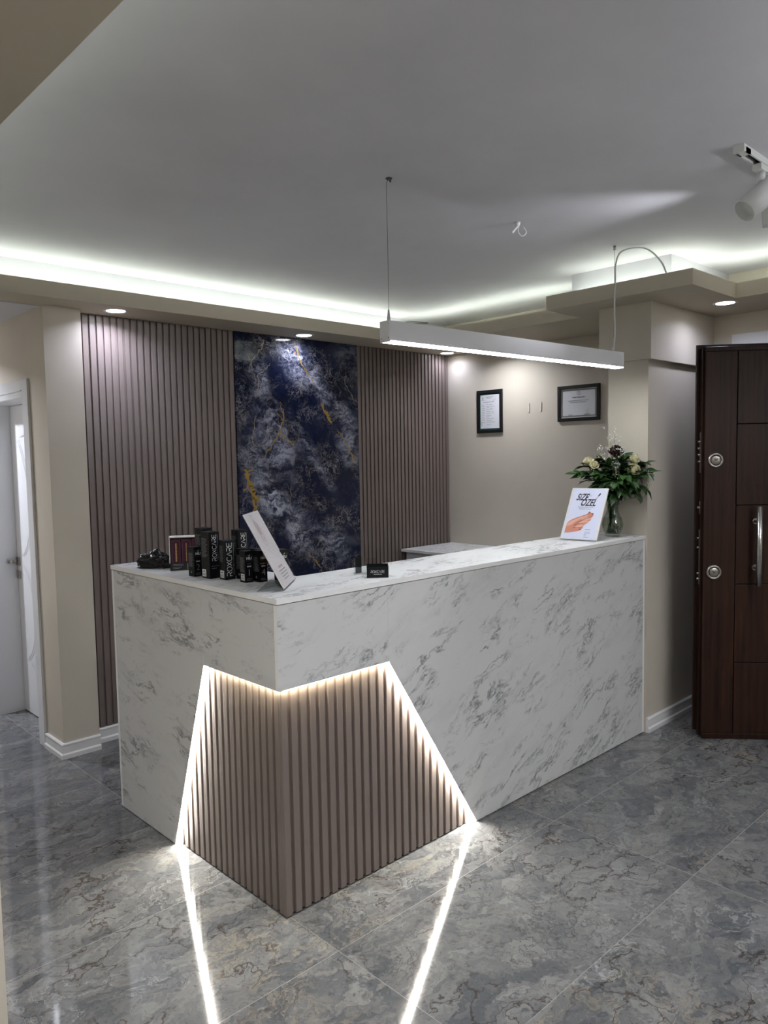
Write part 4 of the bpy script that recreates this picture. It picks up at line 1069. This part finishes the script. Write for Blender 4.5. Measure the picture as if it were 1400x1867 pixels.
# ------------------------------------------------------------------ dark entrance door, standing open
H0 = V((2.573, -.271, 0)); dd_ = V((.228, -.262, 0)).normalized()
TDr = frame_mat(H0, dd_, (0, 0, 1))                                   # x along the leaf, y up, z towards the viewer
d2 = thing('door_2', 'dark brown wooden entrance door standing open at the right', 'door', rot=TDr); d2['kind'] = 'structure'
DW, DH = .93, 2.098
bm = bmesh.new(); box(bm, -.010, DW, .012, DH-.004, -.062, -.022); link('core', bm, M['wood_edge'], d2)
bm = bmesh.new(); box(bm, -.026, DW, .030, DH+.018, -.082, -.062); link('rebate_leaf', bm, M['wood_edge'], d2)
gx, gs = .1635, (.422, .846, 1.267, 1.694); gw = .004
bm = bmesh.new()
box(bm, 0, gx-gw/2, .032, DH-.025, -.022, 0, bev=.0015)
zz = [.032]+[v for g_ in gs for v in (g_-gw/2, g_+gw/2)]+[DH-.025]
for k in range(0, len(zz), 2): box(bm, gx+gw/2, DW-.19, zz[k], zz[k+1], -.022, 0, bev=.0015)
box(bm, DW-.186, DW, .032, DH-.025, -.022, 0, bev=.0015)
link('face_panel', bm, M['wood'], d2)
bm = bmesh.new(); box(bm, 0, DW, .003, .031, -.022, .001, bev=.002); link('edge_rail', bm, M['wood_edge'], d2); bm = bmesh.new(); box(bm, 0, DW, DH-.024, DH, -.022, .001, bev=.002); link('edge_rail', bm, M['wood_edge'], d2)
for (x, z) in ((.056, 1.506), (.054, .911)):
    T = Matrix.Translation((x, z, 0))
    bm = bmesh.new(); lathe(bm, [(.027, 0), (.0395, 0), (.0395, .006), (.036, .010), (.029, .010), (.027, .006)], 32, T, close=False); lk = link('lock_rosette', bm, M['nickel'], d2, False)
    bm = bmesh.new(); lathe(bm, [(0, .003), (.0285, .003), (.0285, .0008)], 28, T, close=False); link('dark_ring', bm, M['darkgroove'], lk)
    bm = bmesh.new(); lathe(bm, [(.0245, .002), (.0245, .008), (.022, .0095), (0, .0095)], 28, T, close=False); lathe(bm, [(.0085, .009), (.0085, .014), (.006, .0155), (0, .0155)], 16, T @ Matrix.Translation((0, .006, 0)), close=False); link('cylinder', bm, M['nickel'], lk)
    bm = bmesh.new(); box(bm, -.0008, .0008, -.005, .005, .0150, .0162, T=T @ Matrix.Translation((0, .006, 0)) @ Matrix.Rotation(-.6, 4, 'Z')); link('keyhole', bm, M['darkgroove'], lk)
hx_ = .262
bm = bmesh.new(); tube(bm, [(hx_, .846, .062), (hx_, 1.262, .062)], .0145, 20); hb = link('pull_handle', bm, M['steel'], d2)
for z in (.936, 1.182): bm = bmesh.new(); tube(bm, [(hx_, z, 0), (hx_, z, .055)], .0085, 14); tube(bm, [(hx_, z, 0), (hx_, z, .006)], .0155, 18); link('standoff', bm, M['nickel'], hb)
def faceplate(z0, z1, pins):
    bm = bmesh.new(); box(bm, -.0125, -.0104, z0, z1, -.046, -.030); o = link('lock_faceplate', bm, M['steel'], d2)
    for z in pins: bm = bmesh.new(); tube(bm, [(-.012, z, -.038), (-.022, z, -.038)], .006, 10); link('bolt', bm, M['nickel'], o)
faceplate(1.44, 1.655, (1.50, 1.535, 1.57, 1.605)); faceplate(1.22, 1.29, (1.255,)); faceplate(.84, 1.135, (.87, .90, 1.04, 1.09))

# white cover plates on the wall above the dark door
bm = bmesh.new(); box(bm, XW-.008, XW, -1.05, -.15, 2.170, 2.236, bev=.001); box(bm, XW-.012, XW, -1.05, -.15, 2.110, 2.168, bev=.001)
struct(link('trim_10', bm, M['whitetrim']), 'white boards above the entrance opening', 'trim')

# ------------------------------------------------------------------ added unseen fill lights (behind the viewer, in soffits and corridor)
def fill_downlight(x, y, w, label, z=ZS, c=(.9, .92, 1.0)): return downlight(x, y, label, w, z, c)  # downlights added out of view to brighten dim walls, desk side and corridor
fill_downlight(-1.22, -1.15, 9.5, 'added unseen fill downlight in the left soffit near the front', c=(.98, .98, 1))
fill_downlight(-1.9, -2.9, 4, 'added unseen fill downlight in the left soffit behind the viewer')
fill_downlight(.9, -3.6, 5, 'added unseen fill downlight in the front soffit')
fill_downlight(2.90, 1.42, 2.0, 'added unseen fill downlight in the soffit over the certificate wall')
fill_downlight(-1.06, .45, 6.0, 'added unseen fill downlight in the left soffit across from the lit desk corner', c=(.98, 1, .98))
fill_downlight(-1.06, 1.35, 11.0, 'added unseen fill downlight in the left soffit near the corridor', c=(1, .965, .96))
fill_downlight(-.5, 3.3, 12.0, 'added unseen fill downlight in the corridor ceiling', ZS-.004, (.84, .88, 1.0))

def fill_pendant(x, y, ang, L_, w, label):  # invented pendant out of view, fills the desk front and room with light
    t = thing('pendant_lamp', label, 'pendant lamp', rot=Matrix.Translation((x, y, 2.05)) @ Matrix.Rotation(radians(ang), 4, 'Z'))
    bm = bmesh.new(); box(bm, -L_/2, L_/2, -.027, .027, .004, .078, bev=.0015); link('housing', bm, M['lampwhite'], t)
    bx('diffuser', M['pend'], t, -L_/2+.006, L_/2-.006, -.022, .022, -.0005, .0045)
    for k in (-1, 1): bm = bmesh.new(); tube(bm, [(k*(L_/2-.04), 0, .078), (k*(L_/2-.04), 0, ZC-2.05)], .0009, 6); link('suspension_wire', bm, M['darkwire'], t)
    l = bpy.data.lights.new('lamp', 'AREA'); l.shape = 'RECTANGLE'; l.size = L_; l.size_y = .04; l.energy = w; l.color = (.95, .97, 1.0)
    lo = bpy.data.objects.new('lamp', l); C.objects.link(lo); lo.parent = t; lo.location = (0, 0, -.004)
    u = bpy.data.lights.new('fill_up', 'AREA'); u.shape = 'RECTANGLE'; u.size = L_; u.size_y = .04; u.energy = w*1.3; u.color = (.93, .95, 1.0)  # added uplight above the closed housing, brightens the ceiling
    uo = bpy.data.objects.new('fill_up', u); C.objects.link(uo); uo.parent = t; uo.location = (0, 0, .09); uo.rotation_euler = (pi, 0, 0)
fill_pendant(1.5, -2.3, 0, 1.5, 7.5, 'added unseen fill lamp shaped as a long white pendant behind the viewer, nearer the entrance')

# ------------------------------------------------------------------ world, camera, view
w = bpy.data.worlds.new('world'); bpy.context.scene.world = w; w.use_nodes = True
w.node_tree.nodes['Background'].inputs[0].default_value = (.5, .52, .56, 1); w.node_tree.nodes['Background'].inputs[1].default_value = .02

cam = bpy.data.cameras.new('camera'); cam.sensor_fit = 'HORIZONTAL'; cam.sensor_width = 36; cam.lens = 36*1385.366/1400; cam.clip_start = .02
co = bpy.data.objects.new('camera', cam); C.objects.link(co)
r_ = V((0.72317041, -0.69042996, -0.01819398)); u_ = V((0.06294538, 0.03965163, 0.99722897)); f_ = V((0.68779534, 0.72231171, -0.07213427))
m = Matrix.Identity(4)
for i, c in enumerate((r_, u_, -f_)): m.col[i][:3] = c
m.col[3][:3] = V((-1.42564486, -2.01062585, 1.55452169)); co.matrix_world = m
sc = bpy.context.scene; sc.camera = co
sc.view_settings.view_transform = 'Standard'; sc.view_settings.look = 'None'; sc.view_settings.gamma = 1; sc.view_settings.exposure = 1.42; sc.view_settings.use_curve_mapping = False
cy = sc.cycles
cy.max_bounces = 8; cy.diffuse_bounces = 5; cy.glossy_bounces = 4; cy.transmission_bounces = 8; cy.transparent_max_bounces = 8
cy.sample_clamp_indirect = 6.0; cy.caustics_reflective = False; cy.caustics_refractive = False; cy.use_denoising = True; cy.use_adaptive_sampling = True; cy.adaptive_threshold = .03; cy.adaptive_min_samples = 16; cy.blur_glossy = .5
